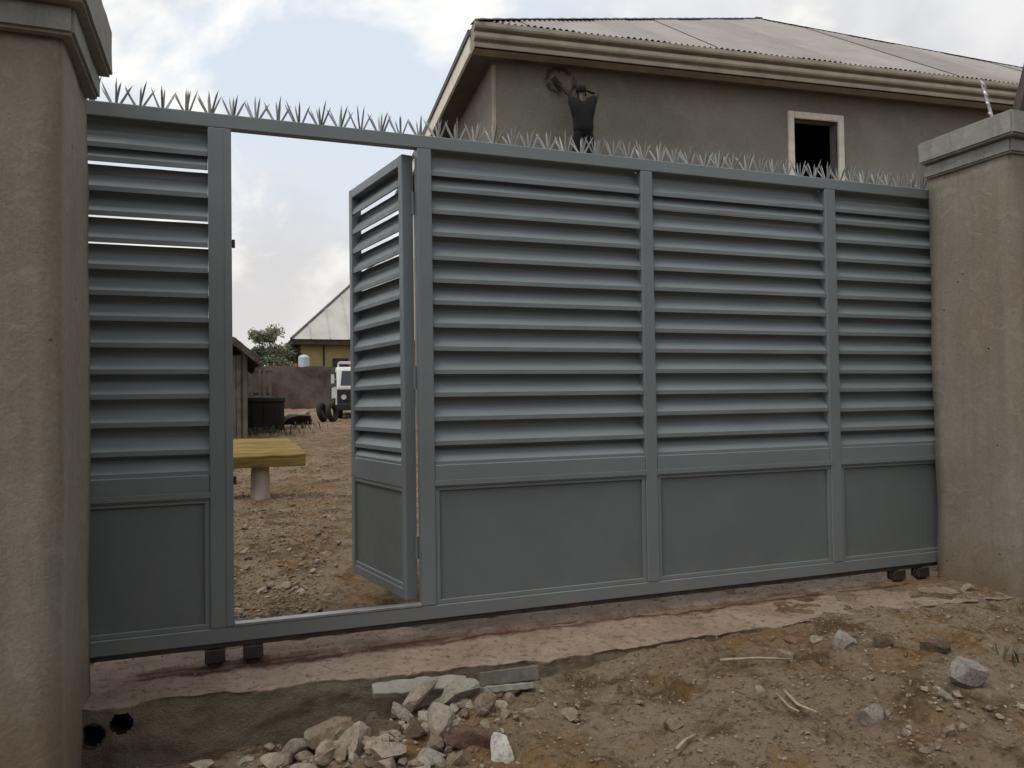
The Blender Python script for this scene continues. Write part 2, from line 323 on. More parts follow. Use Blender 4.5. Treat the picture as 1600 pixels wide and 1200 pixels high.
# ------------------------------------------------------------------ mesh helpers
class MB:
    def __init__(s): s.v = []; s.f = []; s.mi = []; s.cur = 0
    def add(s, vs, fs):
        o = len(s.v); s.v += [tuple(p) for p in vs]; s.f += [tuple(i+o for i in f) for f in fs]; s.mi += [s.cur]*len(fs)
    def box(s, x0, x1, y0, y1, z0, z1):
        s.add([(x0, y0, z0), (x1, y0, z0), (x1, y1, z0), (x0, y1, z0), (x0, y0, z1), (x1, y0, z1), (x1, y1, z1), (x0, y1, z1)],
              [(3, 2, 1, 0), (4, 5, 6, 7), (0, 1, 5, 4), (1, 2, 6, 5), (2, 3, 7, 6), (3, 0, 4, 7)]); return s
    def loft(s, rings, cap=True, closed=True):
        n = len(rings[0]); o = len(s.v); vs = [p for r in rings for p in r]; fs = []
        for i in range(len(rings)-1):
            for j in range(n if closed else n-1):
                a, b = i*n+j, i*n+(j+1) % n; fs.append((a, b, b+n, a+n))
        if cap: fs.append(tuple(range(n-1, -1, -1))); fs.append(tuple((len(rings)-1)*n+j for j in range(n)))
        s.add(vs, fs); return s
    def tube(s, pts, rads, n=8, cap=True):
        pts = [Vector(p) for p in pts]; rings = []
        if isinstance(rads, (int, float)): rads = [rads]*len(pts)
        ref = Vector((0.21, 0.13, 0.97))
        for i, p in enumerate(pts):
            d = (pts[min(i+1, len(pts)-1)]-pts[max(i-1, 0)]).normalized()
            u = d.cross(ref); 
            if u.length < 1e-3: u = d.cross(Vector((1, 0, 0)))
            u.normalize(); w = d.cross(u)
            rings.append([p+(u*math.cos(2*math.pi*j/n)+w*math.sin(2*math.pi*j/n))*rads[i] for j in range(n)])
        return s.loft(rings, cap)
    def ring(s, c, axis, r0, r1, h, n=20):
        """annular tube along axis, from c"""
        a = Vector(axis).normalized(); u = a.orthogonal().normalized(); w = a.cross(u); c = Vector(c)
        def circ(r, t): return [c+a*t+(u*math.cos(2*math.pi*j/n)+w*math.sin(2*math.pi*j/n))*r for j in range(n)]
        R = [circ(r1, 0), circ(r1, h), circ(r0, h), circ(r0, 0), circ(r1, 0)]
        return s.loft(R, cap=False)
    def build(s, name, mat, parent=None, smooth=False, loc=None, bevel=0.0, rot=None):
        me = bpy.data.meshes.new(name); me.from_pydata(s.v, [], s.f); 
        mats = mat if isinstance(mat, (list, tuple)) else [mat]
        for m in mats: me.materials.append(MATS[m])
        if len(mats) > 1: me.polygons.foreach_set('material_index', s.mi)
        bm = bmesh.new(); bm.from_mesh(me)
        bmesh.ops.recalc_face_normals(bm, faces=bm.faces)
        if bevel:
            bmesh.ops.bevel(bm, geom=[e for e in bm.edges if len(e.link_faces) == 2 and e.calc_face_angle(0) > 0.5], offset=bevel, segments=1, affect='EDGES', profile=0.5)
        bm.to_mesh(me); bm.free()
        if smooth: me.polygons.foreach_set('use_smooth', [True]*len(me.polygons))
        me.update()
        return put(name, me, parent, loc, rot)
def put(name, me, parent=None, loc=None, rot=None):
    o = bpy.data.objects.new(name, me); COL.objects.link(o)
    if loc is not None: o.location = loc
    if rot is not None: o.rotation_euler = rot
    if parent is not None: o.parent = parent
    return o
def empty(name, loc=(0, 0, 0), rotz=0.0):
    o = bpy.data.objects.new(name, None); COL.objects.link(o); o.location = loc; o.rotation_euler = (0, 0, rotz); o.empty_display_size = 0.2; return o
def tag(o, label, cat, group=None):
    o['label'] = label; o['category'] = cat
    if group: o['group'] = group
    return o
def kind(o, k, label=None, cat=None):
    o['kind'] = k
    if label: o['label'] = label
    if cat: o['category'] = cat
    return o
def mesh_np(name, V, F, mat, smooth=True):
    me = bpy.data.meshes.new(name); V = np.asarray(V, np.float32); F = np.asarray(F, np.int32); k = F.shape[1]
    me.vertices.add(len(V)); me.vertices.foreach_set('co', V.ravel())
    me.loops.add(F.size); me.loops.foreach_set('vertex_index', F.ravel())
    me.polygons.add(len(F)); me.polygons.foreach_set('loop_start', np.arange(0, F.size, k, dtype=np.int32))
    me.polygons.foreach_set('use_smooth', np.full(len(F), smooth))
    me.materials.append(MATS[mat]); me.update(calc_edges=True); me.validate(); return me

# ------------------------------------------------------------------ ground
def ground_z(x, y):
    x = np.asarray(x, float); y = np.asarray(y, float)
    inside = 0.034*np.clip(y, 0, 45) + 0.004*np.clip(y-45, 0, 400)
    inside = inside + sstep(0.2, 0.8, y)*(0.030*fbm(x*1.6, y*1.6, 3, 4) + 0.055*np.abs(fbm(x*5.0, y*5.0, 9, 4)) + 0.030*np.clip(fbm(x*15, y*15, 21, 3), 0, 1)) - 0.02
    lvl = -0.235 + 0.115*sstep(0.1, 1.2, x) + 0.105*sstep(1.0, 2.5, x)
    lvl = lvl - 0.055*sstep(-0.9, -2.6, y)*sstep(0.8, 2.2, x) - 0.02*sstep(-2.0, -6.0, y)
    lvl = lvl + 0.022*sstep(1.7, 2.8, x)*sstep(-1.0, -0.45, y) - 0.030*sstep(-0.62, -0.45, y)*sstep(4.2, 3.0, x)
    out = lvl + 0.040*fbm(x*1.3, y*1.3, 5, 4) + 0.055*fbm(x*4.0, y*4.0, 11, 5, 0.55)*(1-0.7*sstep(-0.75, -0.45, y)) + 0.032*np.clip(fbm(x*12, y*12, 31, 3), -0.1, 1)
    pile = 0.060*np.exp(-(((x-0.66)/0.45)**2 + ((y+0.82)/0.26)**2))
    out = out + pile
    t = sstep(-0.30, 0.15, y)*(1-sstep(1.9, 2.8, x)*0.0)
    return out*(1-t) + inside*t
def axis(lo, hi, step, far, ratio=1.16):
    a = list(np.arange(lo, hi+1e-6, step)); s = step; v = a[-1]
    while v < far: s *= ratio; v += s; a.append(v)
    s = step; v = a[0]; pre = []
    while v > -far: s *= ratio; v -= s; pre.append(v)
    return np.array(pre[::-1]+a)
gx = axis(-1.2, 4.6, 0.02, 2500)
gy = axis(-2.2, 9.0, 0.025, 2500)
X, Yg = np.meshgrid(gx, gy)
Zg = ground_z(X, Yg)
nx, ny = len(gx), len(gy)
idx = np.arange(nx*ny).reshape(ny, nx)
F = np.stack([idx[:-1, :-1], idx[:-1, 1:], idx[1:, 1:], idx[1:, :-1]], -1).reshape(-1, 4)
ground = put('ground', mesh_np('ground', np.stack([X, Yg, Zg], -1).reshape(-1, 3), F, 'earth'))
kind(ground, 'structure')
def gz(x, y): return float(ground_z(np.array([x]), np.array([y]))[0])

# concrete track base under the gate
px = np.concatenate([np.arange(-0.60, -0.34, 0.008), np.arange(-0.34, 3.2, 0.011), np.arange(3.2, 6.2, 0.03)])
def front_y(x): return -0.40 - 0.15*sstep(-0.5, 1.6, x) + 0.040*fbm(np.asarray(x)*3.0, 0*np.asarray(x), 40, 5, 0.6) + 0.030*np.clip(fbm(np.asarray(x)*9.0, 0*np.asarray(x)+3.3, 45, 4, 0.6)-0.12, 0, 1)
rows = []
def plinth_top(x, y):
    z = 0.016*fbm(x*2.5, y*2.5, 50, 4) + 0.014*fbm(x*11, y*11, 60, 4)
    groove = sstep(-0.085, -0.055, y)*sstep(0.035, 0.010, y)*sstep(-0.44, -0.38, x)
    return z - 0.030*groove - 0.010*sstep(2.6, 5, x)
ff = front_y(px)
for k_ in range(44):
    t = k_/43.0
    y = ff + (0.24-ff)*t
    rows.append(np.stack([px, y, plinth_top(px, y)], -1))
edge = rows[0]
sk = []
PIPES = ((-0.520, -0.108, 0.047, 'black drain pipe end beside the left pillar'), (-0.412, -0.070, 0.045, 'black drain pipe end right of the other pipe'))
for d, oy in [(0.35-0.012*q, 0.02-0.00075*q) for q in range(28)]+[(0.015, -0.004), (0.006, -0.003)]:
    yy = ff - oy*0.6 + 0.02*fbm(px*5, np.full_like(px, d*9), 70, 3)
    sk.append(np.stack([px, yy, edge[:, 2]-d], -1))
rows = sk + rows
V = np.concatenate(rows); n_ = len(px); m_ = len(rows)
ii = np.arange(n_*m_).reshape(m_, n_)
F = np.stack([ii[:-1, :-1], ii[:-1, 1:], ii[1:, 1:], ii[1:, :-1]], -1).reshape(-1, 4)
cF = V[F].mean(axis=1); keep = np.ones(len(F), bool)
for (x_, z_, r_, l_) in PIPES: keep &= ~((np.hypot(cF[:, 0]-x_, cF[:, 2]-z_) < r_-0.002) & (cF[:, 1] < -0.3) & (cF[:, 2] < -0.012))
F = F[keep]
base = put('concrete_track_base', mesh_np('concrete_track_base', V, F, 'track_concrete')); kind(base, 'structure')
tag(MB().box(-0.42, 5.9, 0.018, 0.032, -0.05, -0.014).build('track_rail', 'rust_steel', bevel=0.003), 'rusty steel guide rail lying in the groove under the sliding gate', 'rail')

# ------------------------------------------------------------------ gate pillars
def pillar(x0, x1, y0, y1, ztop, zbase, sgn, label, o1, o2, mz):
    c = empty('gate_pillar', ((x0+x1)/2, (y0+y1)/2, zbase)); M = c.location
    def grid_box(ax0, ax1, ay0, ay1, az0, az1, step, amp, seed):
        bm = bmesh.new(); bmesh.ops.create_cube(bm, size=1.0)
        for v in bm.verts: v.co = Vector((ax0 if v.co.x < 0 else ax1, ay0 if v.co.y < 0 else ay1, az0 if v.co.z < 0 else az1))
        bmesh.ops.bevel(bm, geom=list(bm.edges), offset=0.012, segments=2, affect='EDGES')
        for _ in range(7):
            es = [e for e in bm.edges if e.calc_length() > step]
            if not es: break
            bmesh.ops.subdivide_edges(bm, edges=es, cuts=1, use_grid_fill=True)
        co = np.array([v.co for v in bm.verts])
        d = amp*fbm(co[:, 0]*3+co[:, 1]*2.1, co[:, 2]*2.0+co[:, 1]*1.3, seed, 4)
        d2 = amp*fbm(co[:, 0]*2+co[:, 1]*3.1, co[:, 2]*2.4-co[:, 0]*1.3, seed+5, 4)
        for v, a, b in zip(bm.verts, d, d2): v.co += Vector((a, b, 0.3*a)) - M
        me = bpy.data.meshes.new('m'); bm.to_mesh(me); bm.free(); return me
    sh = grid_box(x0, x1, y0, y1, zbase, ztop, 0.12, 0.014, int(abs(x0)*10)+3); sh.materials.append(MATS['pillar_render']); sh.polygons.foreach_set('use_smooth', [True]*len(sh.polygons)); put('shaft', sh, c)
    a = grid_box(x0-o1, x1+o1, y0-o1, y1+min(o1, .004), mz[0], mz[1], 0.12, 0.010, 23); a.materials.append(MATS['cap_cement']); put('cap_moulding', a, c)
    b = grid_box(x0-o2, x1+o2, y0-o2, y1+min(o2, .008), mz[1]+0.001, mz[2], 0.12, 0.010, 37); b.materials.append(MATS['cap_cement']); put('cap_slab', b, c)
    return tag(c, label, 'pillar', 'gate pillars')
pillar(-1.16, -0.56, -0.80, -0.20, 2.62, -0.35, 1, 'cement rendered gate pillar at the left edge beside the narrow louvre bay', 0.048, 0.095, (2.58, 2.685, 2.90))
pillar(4.519, 5.12, -0.62, -0.02, 2.73, -0.25, -1, 'cement rendered gate pillar on the right with a steel rod on its cap', 0.030, 0.072, (2.705, 2.80, 2.95))

# boundary walls run on from the pillars, outside the picture
for (xa, xb, lab) in ((-6.5, -1.161, 'plain rendered boundary wall running left from the left gate pillar'), (5.121, 11.0, 'plain rendered boundary wall running right from the right gate pillar')):
    w = MB().box(xa, xb, -0.48, -0.30, -0.4, 2.35).build('boundary_wall', 'pillar_render'); tag(w, lab, 'wall', 'boundary walls')
    MB().box(xa, xb, -0.52, -0.26, 2.352, 2.43).build('coping', 'cap_cement', w)

# ------------------------------------------------------------------ sliding gate
ZT, ZR, ZM1, ZM0, ZB = 2.649, 2.579, 0.898, 0.776, 0.09
DEP = 0.05
gate = tag(empty('sliding_gate', (2.0, 0.025, 0.0)), 'grey steel sliding gate with horizontal louvres, lower panels and a row of spikes', 'gate')
GO = Vector(gate.location)
def gpart(mb, name, mat='gate_paint', bevel=0.004, parent=None):
    mb.v = [tuple(Vector(p)-GO) for p in mb.v]
    return mb.build(name, mat, parent or gate, bevel=bevel)
XL, XR = -1.05, 5.05
gpart(MB().box(XL, XR, 0, DEP, ZR, ZT), 'top_rail')
gpart(MB().box(XL, XR, 0, DEP, ZB, 0.163), 'bottom_rail')
posts = [(-1.05, -0.98), (-0.078, 0.029), (0.955, 1.032), (2.298, 2.376), (3.654, 3.740), (4.97, 5.05)]
for (a, b) in posts:
    gpart(MB().box(a, b, -0.002, 0.0700, 0.1632, ZR-0.0002), 'post')
gpart(MB().box(-0.004, 0.0285, -0.006, -0.0021, 0.17, ZR-0.004), 'cover_strip', bevel=0.001)
# sill in the doorway and its scuffed top
gpart(MB().box(0.03, 0.954, -0.003, DEP-0.004, 0.1632, 0.178), 'door_sill', 'bare_steel', 0.002)
bays = [(-0.98, -0.078), (1.032, 2.298), (2.376, 3.654), (3.740, 4.97)]
SLZ = [2.462, 2.385, 2.258, 2.138, 2.016, 1.893, 1.772, 1.650, 1.529, 1.405, 1.284, 1.155, 1.025, 0.917]
def slat_mesh(w, seed, lip=0.023, dep=0.052, rise=0.1130, knee=0.068):
    r = random.Random(seed); mb = MB(); n = 9; th = 0.0018
    rings = []
    for i in range(n):
        x = w*i/(n-1); sg = 0.0022*math.sin(math.pi*i/(n-1))*r.uniform(-1, 1); e = r.uniform(-0.0009, 0.0009)
        prof = [(0.012, -lip+0.001), (0.0, -lip), (e, 0.0), (dep, knee+sg), (dep, rise+e),
                (dep+th, rise+e), (dep+th, knee-th*0.6+sg), (th+e, -th*1.2), (th, -lip+th), (0.012, -lip+th+0.001)]
        rings.append([(x, p[0], p[1]) for p in prof])
    mb.loft(rings); me = mb
    return me
def add_slats(parent, x0, x1, zs, y0, origin, seed, mat='gate_paint', short=()):
    var = [slat_mesh(x1-x0, seed+i) for i in range(3)]; ms = []
    for mb in var:
        o = mb.build('slat', mat, parent); ms.append(o.data); bpy.data.objects.remove(o)
    o = slat_mesh(x1-x0, seed+7, rise=0.1035).build('slat', mat, parent); sm_ = o.data; bpy.data.objects.remove(o)
    for i, z in enumerate(zs):
        r = random.Random(seed*31+i)
        o = put('slat', sm_ if i in short else ms[i % 3], parent, Vector((x0, y0+r.uniform(-0.001, 0.001), z+r.uniform(-0.003, 0.003)))-origin, (r.uniform(-0.012, 0.012), r.uniform(-0.0018, 0.0018), 0))
for bi, (a, b) in enumerate(bays):
    zs = list(SLZ)
    if bi == 0: zs[1] += 0.006
    add_slats(gate, a+0.001, b-0.001, zs, 0.010, GO, 100*bi+5, short=(4, 5) if bi == 0 else ())
    gpart(MB().box(a+0.0005, b-0.0005, 0.0680, 0.0705, 2.545, 2.648), 'closing_strip', bevel=0)
    gpart(MB().box(a+0.0005, b-0.0005, 0.001, DEP-0.001, ZM0+0.001, ZM1), 'middle_rail')
    gpart(MB().box(a-0.004, b+0.004, -0.006, -0.0025, ZM0+0.012, ZM0+0.040), 'rail_strip', bevel=0.001)
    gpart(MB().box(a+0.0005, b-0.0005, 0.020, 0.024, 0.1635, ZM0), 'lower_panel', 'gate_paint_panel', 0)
    w = 0.024
    gpart(MB().box(a+0.0006, b-0.0006, 0.006, 0.0195, 0.1637, 0.1637+w), 'panel_trim', bevel=0.002)
    gpart(MB().box(a+0.0006, b-0.0006, 0.006, 0.0195, ZM0-w+0.01, ZM0), 'panel_trim', bevel=0.002)
    gpart(MB().box(a+0.0006, a+w, 0.006, 0.0195, 0.164+w, ZM0-w+0.0098), 'panel_trim', bevel=0.002)
    gpart(MB().box(b-w, b-0.0006, 0.006, 0.0195, 0.164+w, ZM0-w+0.0098), 'panel_trim', bevel=0.002)
# spikes: flat pointed blades welded in fans along the top rail
def spike_mesh(h, w):
    mb = MB(); t = 0.0016
    mb.add([(-w, -t, 0), (w, -t, 0), (w, t, 0), (-w, t, 0), (-w*0.75, -t, h*0.72), (w*0.75, -t, h*0.72), (w*0.75, t, h*0.72), (-w*0.75, t, h*0.72), (w*0.3, 0, h)],
           [(0, 1, 5, 4), (2, 3, 7, 6), (1, 2, 6, 5), (3, 0, 4, 7), (4, 5, 8), (5, 6, 8), (6, 7, 8), (7, 4, 8), (3, 2, 1, 0)])
    o = mb.build('spike', 'spike_paint'); me = o.data; bpy.data.objects.remove(o); return me
SPM = [spike_mesh(0.120, 0.0052), spike_mesh(0.128, 0.0048), spike_mesh(0.114, 0.0056)]
rs = random.Random(3)
xs = -0.585
while xs < 4.60:
    for (lean_x, lean_y) in ((-0.46, 0.04), (0.46, -0.04), (0.02, -0.10), (-0.04, 0.26), (0.10, -0.34), (-0.40, 0.24)):
        a = lean_x+rs.gauss(0, 0.055); b = lean_y+rs.gauss(0, 0.09)
        o = put('spike', rs.choice(SPM), gate, Vector((xs+lean_x*0.03+rs.uniform(-.004, .004), 0.025+lean_y*0.02, ZT-0.003))-GO, (-b, a, rs.uniform(-0.5, 0.5)))
        o.scale = (1, 1, rs.uniform(0.80, 1.06))
    xs += 0.1040+rs.uniform(-0.004, 0.004)
gpart(MB().box(XL, XR, 0.008, 0.044, 0.066, 0.0898), 'shadow_strip', 'wheel_steel', 0.002)  # dark strip that stands in for the shadow line below the bottom rail
# wheels under the bottom rail
for wx in (-0.058, 0.115, 4.20, 4.41):
    h = gpart(MB().box(wx-0.046, wx+0.046, -0.014, 0.002, 0.004, 0.0655).box(wx-0.046, wx+0.046, 0.048, 0.058, 0.004, 0.0655), 'wheel_bracket', 'wheel_steel', 0.002)
    wm = MB(); c = []
    for (yy, r) in ((0.006, 0.044), (0.018, 0.044), (0.022, 0.038), (0.028, 0.038), (0.032, 0.044), (0.044, 0.044)):
        c.append([Vector((wx+r*math.cos(j*math.pi/12), yy, 0.020+r*math.sin(j*math.pi/12))) for j in range(24)])
    wm.loft(c); gpart(wm, 'wheel', 'wheel_steel', 0)
# hinge barrels and keeper on the doorway posts
for z in (0.46, 1.36, 2.30):
    gpart(MB().tube([(0.946, 0.070, z-0.06), (0.946, 0.070, z+0.06)], 0.009, 10), 'hinge', 'gate_paint', 0)
for z in (0.865, 2.02):
    gpart(MB().box(0.0292, 0.044, 0.012, 0.034, z-0.020, z+0.020), 'latch_keeper', 'wheel_steel', 0.003)

# wicket door standing open inwards
ang = math.atan2(0.818, -0.160)                 # direction hinge -> free edge
HX, HY = 0.886, 0.066
leaf = bpy.data.objects.new('wicket_door', None); COL.objects.link(leaf); leaf.parent = gate
leaf.location = Vector((HX, HY, 0))-GO; leaf.rotation_euler = (0, 0, ang-math.pi); leaf.empty_display_size = 0.2
# leaf local frame: closed leaf runs along -x from the hinge, outside face towards -y
LW = 0.835
def lpart(mb, name, mat='gate_paint', bevel=0.003): return mb.build(name, mat, leaf, bevel=bevel)
LZ0, LZ1 = 0.185, 2.560
lpart(MB().box(-0.052, 0, 0, 0.064, LZ0, LZ1), 'stile')
lpart(MB().box(-LW, -LW+0.048, 0, 0.064, LZ0, LZ1), 'stile')
lpart(MB().box(-LW+0.0482, -0.0522, 0.001, 0.063, LZ1-0.055, LZ1-0.001), 'top_rail')
lpart(MB().box(-LW+0.0482, -0.0522, 0.001, 0.063, LZ0+0.001, LZ0+0.055), 'bottom_rail')
lpart(MB().box(-LW+0.0482, -0.0522, 0.001, 0.063, ZM0, ZM1), 'middle_rail')
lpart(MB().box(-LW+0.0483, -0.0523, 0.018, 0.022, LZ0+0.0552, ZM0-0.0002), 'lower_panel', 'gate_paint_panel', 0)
for (za, zb) in ((LZ0+0.0553, LZ0+0.080), (ZM0-0.024, ZM0-0.0003)):
    lpart(MB().box(-LW+0.0484, -0.0524, 0.005, 0.0177, za, zb), 'panel_trim')
LSL = [2.425, 2.300, 2.178, 2.058, 1.936, 1.815, 1.694, 1.572, 1.450, 1.330, 1.210, 1.090, 0.985, 0.915]
lpart(MB().box(-LW+0.0485, -0.0525, 0.0635, 0.0665, 2.495, 2.558), 'closing_strip', bevel=0)
add_slats(leaf, -LW+0.0485, -0.0525, LSL, 0.006, Vector((0, 0, 0)), 900, short=(1, 2, 3))
rg = MB(); rg.loft([[(-LW-0.018+(0.017+0.004*math.cos(t))*math.cos(a_), 0.02+0.004*math.sin(t), 1.955+(0.017+0.004*math.cos(t))*math.sin(a_)) for t in [2*math.pi*q/6 for q in range(6)]] for a_ in [2*math.pi*p/16 for p in range(17)]], cap=False)
lpart(rg, 'latch_ring', 'bare_steel', 0)
lpart(MB().box(-LW+0.012, -LW+0.036, -0.0012, -0.0002, 1.90, 2.01), 'latch_plate', 'bare_steel', 0)

# ------------------------------------------------------------------ house behind the gate
HR = RAD(-5)
house = tag(empty('house', (3.918, 8.2, 0.0), HR), 'grey rendered house with corrugated hipped roof rising behind the gate', 'house')
HL, HD, OV = 18.0, 11.1, 0.55              # eave length, depth, overhang
ZF0, ZF1 = 7.143, 7.60
wx0, wx1, wy0, wy1 = 0.442, HL-0.45, OV, HD-OV
win = (6.46, 7.46, 5.15, 6.665)
fw = MB()
wt = 0.22
fw.box(wx0, win[0], wy0, wy0+wt, 0, ZF0+0.3); fw.box(win[1], wx1, wy0, wy0+wt, 0, ZF0+0.3)
fw.box(win[0], win[1], wy0, wy0+wt, 0, win[2]); fw.box(win[0], win[1], wy0, wy0+wt, win[3], ZF0+0.3)
fw.build('front_wall', 'house_render', house)
MB().box(wx0, wx0+wt, wy0+wt+0.001, wy1, 0, ZF0+0.3).build('side_wall', 'house_render', house)
MB().box(wx1-wt, wx1, wy0+wt+0.001, wy1, 0, ZF0+0.3).build('side_wall', 'house_render', house)
MB().box(wx0+wt+.001, wx1-wt-.001, wy1-wt, wy1, 0, ZF0+0.3).build('back_wall', 'house_render', house)
MB().box(wx0+wt+.002, wx1-wt-.002, wy0+wt+.002, wy1-wt-.002, 4.1, 4.3).build('upper_floor', 'soffit_dark', house)
MB().box(wx0-0.014, wx0+0.05, wy0-0.014, wy0+0.06, 0, ZF0-0.02).build('corner_bead', 'fascia_cement', house, bevel=0.01)
wf = MB(); t = 0.135
wf.box(win[0]-t, win[0], wy0-0.05, wy0+0.06, win[2]-t, win[3]+t); wf.box(win[1], win[1]+t, wy0-0.05, wy0+0.06, win[2]-t, win[3]+t)
wf.box(win[0]+.001, win[1]-.001, wy0-0.05, wy0+0.06, win[3], win[3]+t-.001)
wfo = wf.build('window_frame', 'window_white', house, bevel=0.012)
MB().box(win[0]-t-0.05, win[1]+t+0.05, wy0-0.10, wy0+0.06, win[2]-t-0.08, win[2]-t-0.002).build('sill', 'window_white', wfo, bevel=0.01)
# moulded cement fascia: three stepped bands along the front eave
def band_profile(z0, z1):
    h = z1-z0
    pr = [(0.30, z0), (0.0, z0)]
    st = [(0.09, 0.00), (0.07, 0.06), (0.06, 0.20), (0.13, 0.25), (0.13, 0.33), (0.045, 0.37), (0.03, 0.44), (0.03, 0.58), (0.11, 0.63), (0.11, 0.71), (0.015, 0.75), (0.0, 0.82), (0.0, 0.96), (0.03, 1.0)]
    pr += [(-0.04+a, z0+b*h) for a, b in st]
    return pr + [(0.30, z1)]
pf = band_profile(ZF0, ZF1-0.02)
fa = MB(); fa.loft([[(x, y, z) for (y, z) in pf] for x in (0.0, HL)]); fa.build('front_fascia', 'fascia_cement', house)
# side eaves: pale boards under a dark roof edge
for sx0, sx1 in ((-0.02, 0.03), (HL-0.03, HL+0.02)):
    MB().box(sx0, sx1, 0.33, HD, ZF0+0.03, ZF1-0.13).build('side_fascia', 'side_board', house, bevel=0.006)
    MB().box(sx0-0.03, sx1+0.03, 0.31, HD, ZF1-0.128, ZF1-0.025).build('side_gutter', 'ridge_dark', house)
MB().box(0.031, wx0-0.001, 0.301, HD, ZF0+0.05, ZF0+0.07).build('soffit', 'soffit_dark', house)
MB().box(wx1+0.001, HL-0.031, 0.301, HD, ZF0+0.05, ZF0+0.07).build('soffit', 'soffit_dark', house)
MB().box(wx0, wx1, 0.301, wy0-0.001, ZF0+0.05, ZF0+0.07).build('soffit', 'soffit_dark', house)
# corrugated roof, hipped to one peak; sheets laid side by side
PK = Vector((9.0, 5.56, 11.35)); ZE = ZF1
MB().box(wx0+.01, wx1-.01, wy0+.01, wy1-.01, ZF0+0.302, ZF0+0.33).build('ceiling', 'soffit_dark', house)
roof = MB().box(PK.x-0.10, PK.x+0.10, PK.y-0.10, PK.y+0.10, PK.z-0.12, PK.z+0.005).build('roof', 'ridge_dark', house)
e0 = 0.02
def roof_face(c0, c1, sheet_w, mat):
    """triangle c0-c1-PK, corrugation running up the slope; cut into sheets"""
    c0 = Vector(c0); c1 = Vector(c1); ex = (c1-c0); Ln = ex.length; ex.normalize()
    nrm = ex.cross(PK-c0).normalized(); up = nrm.cross(ex).normalized()
    pa = (PK-c0).dot(ex); ph = (PK-c0).dot(up)
    def hmax(s): return ph*min(s/pa, (Ln-s)/(Ln-pa))
    nsh = int(round(Ln/sheet_w)); wv = Ln/nsh; per = 0.115
    for i in range(nsh):
        s0, s1 = i*wv, (i+1)*wv; m = max(4, int((s1-s0)/per*4)); rows = []; lift = 0.012*(i % 2)
        vs = []; fs = []
        for j in range(m+1):
            s = s0+(s1-s0)*j/m; hm = max(hmax(min(max(s, 0.001), Ln-0.001)), 0.0)
            z = 0.020*math.cos(2*math.pi*s/per)+lift
            for q in (0.0, 0.34, 0.67, 1.0):
                vs.append(c0+ex*s+up*(hm*q)+nrm*z)
        for j in range(m):
            for q in range(3):
                a = j*4+q; fs.append((a, a+4, a+5, a+1))
        mb = MB(); mb.add(vs, fs); o = mb.build('roof_sheet', mat, roof, smooth=True)
        r = (i*37 % 11)/11
for c0, c1 in (((e0, e0, ZE), (HL-e0, e0, ZE)), ((HL-e0, e0, ZE), (HL-e0, HD-e0, ZE)), ((HL-e0, HD-e0, ZE), (e0, HD-e0, ZE)), ((e0, HD-e0, ZE), (e0, e0, ZE))):
    roof_face(c0, c1, 0.9, 'roof_sheet')
for c in ((e0, e0, ZE), (HL-e0, e0, ZE), (HL-e0, HD-e0, ZE), (e0, HD-e0, ZE)):
    c = Vector(c); d = (PK-c); mb = MB(); n = 60; rings = []
    side = d.cross(Vector((0, 0, 1))).normalized()
    for i in range(n+1):
        p = c+d*(i/n); zz = 0.03+0.012*(i % 2)
        rings.append([p-side*0.14+Vector((0, 0, -0.03)), p+Vector((0, 0, zz)), p+side*0.14+Vector((0, 0, -0.03)), p+Vector((0, 0, zz-0.03))])
    mb.loft(rings); mb.build('hip_cap', 'ridge_dark', roof)
hd_x = Vector((math.cos(HR), math.sin(HR), 0)); hd_y = Vector((-math.sin(HR), math.cos(HR), 0))
def hloc(s, d, z): return Vector((3.918, 8.2, 0))+hd_x*s+hd_y*d+Vector((0, 0, z))

# scaffold under the plasterer
sc = tag(empty('scaffold', hloc(1.95, 0.1, 0.3), HR), 'timber pole scaffold with planks the plasterer stands on', 'scaffold')
for sx in (-1.4, 1.4):
    for sy in (-0.55, 0.32):
        MB().tube([(sx, sy, 0), (sx+0.02, sy, 4.85)], 0.045, 8).build('pole', 'wood_plank', sc)
    MB().tube([(sx, -0.65, 4.62), (sx, 0.40, 4.62)], 0.04, 8).build('ledger', 'wood_plank', sc)
    MB().tube([(sx+0.06, -0.6, 1.2), (sx+0.06, 0.38, 3.6)], 0.035, 8).build('brace', 'wood_plank', sc)
for i in range(3):
    MB().box(-1.75, 1.75, -0.55+0.29*i, -0.28+0.29*i, 4.662, 4.702).build('plank', 'wood_plank', sc, bevel=0.004)

# plasterer: seen from behind, both arms raised to the wall
def skin(name, chains, mat, parent=None, sub=2):
    vs, es, rs_ = [], [], []; key = {}
    for ch in chains:
        prev = None
        for (p, r) in ch:
            kk = tuple(round(c, 4) for c in p)
            if kk not in key: key[kk] = len(vs); vs.append(p); rs_.append(r)
            if prev is not None: es.append((prev, key[kk]))
            prev = key[kk]
    me = bpy.data.meshes.new(name); me.from_pydata(vs, es, []); o = bpy.data.objects.new(name, me); COL.objects.link(o)
    md = o.modifiers.new('skin', 'SKIN'); md.use_smooth_shade = True
    for i, r in enumerate(rs_):
        r = r if isinstance(r, tuple) else (r, r); me.skin_vertices[0].data[i].radius = r; me.skin_vertices[0].data[i].use_root = (i == 0)
    sd = o.modifiers.new('sub', 'SUBSURF'); sd.levels = sub; sd.render_levels = sub
    dg = bpy.context.evaluated_depsgraph_get(); nm = bpy.data.meshes.new_from_object(o.evaluated_get(dg))
    bpy.data.objects.remove(o); nm.materials.clear(); nm.materials.append(MATS[mat])
    nm.polygons.foreach_set('use_smooth', [True]*len(nm.polygons))
    return put(name, nm, parent)
pz = 5.002
P0 = hloc(1.90, 0.0, pz)
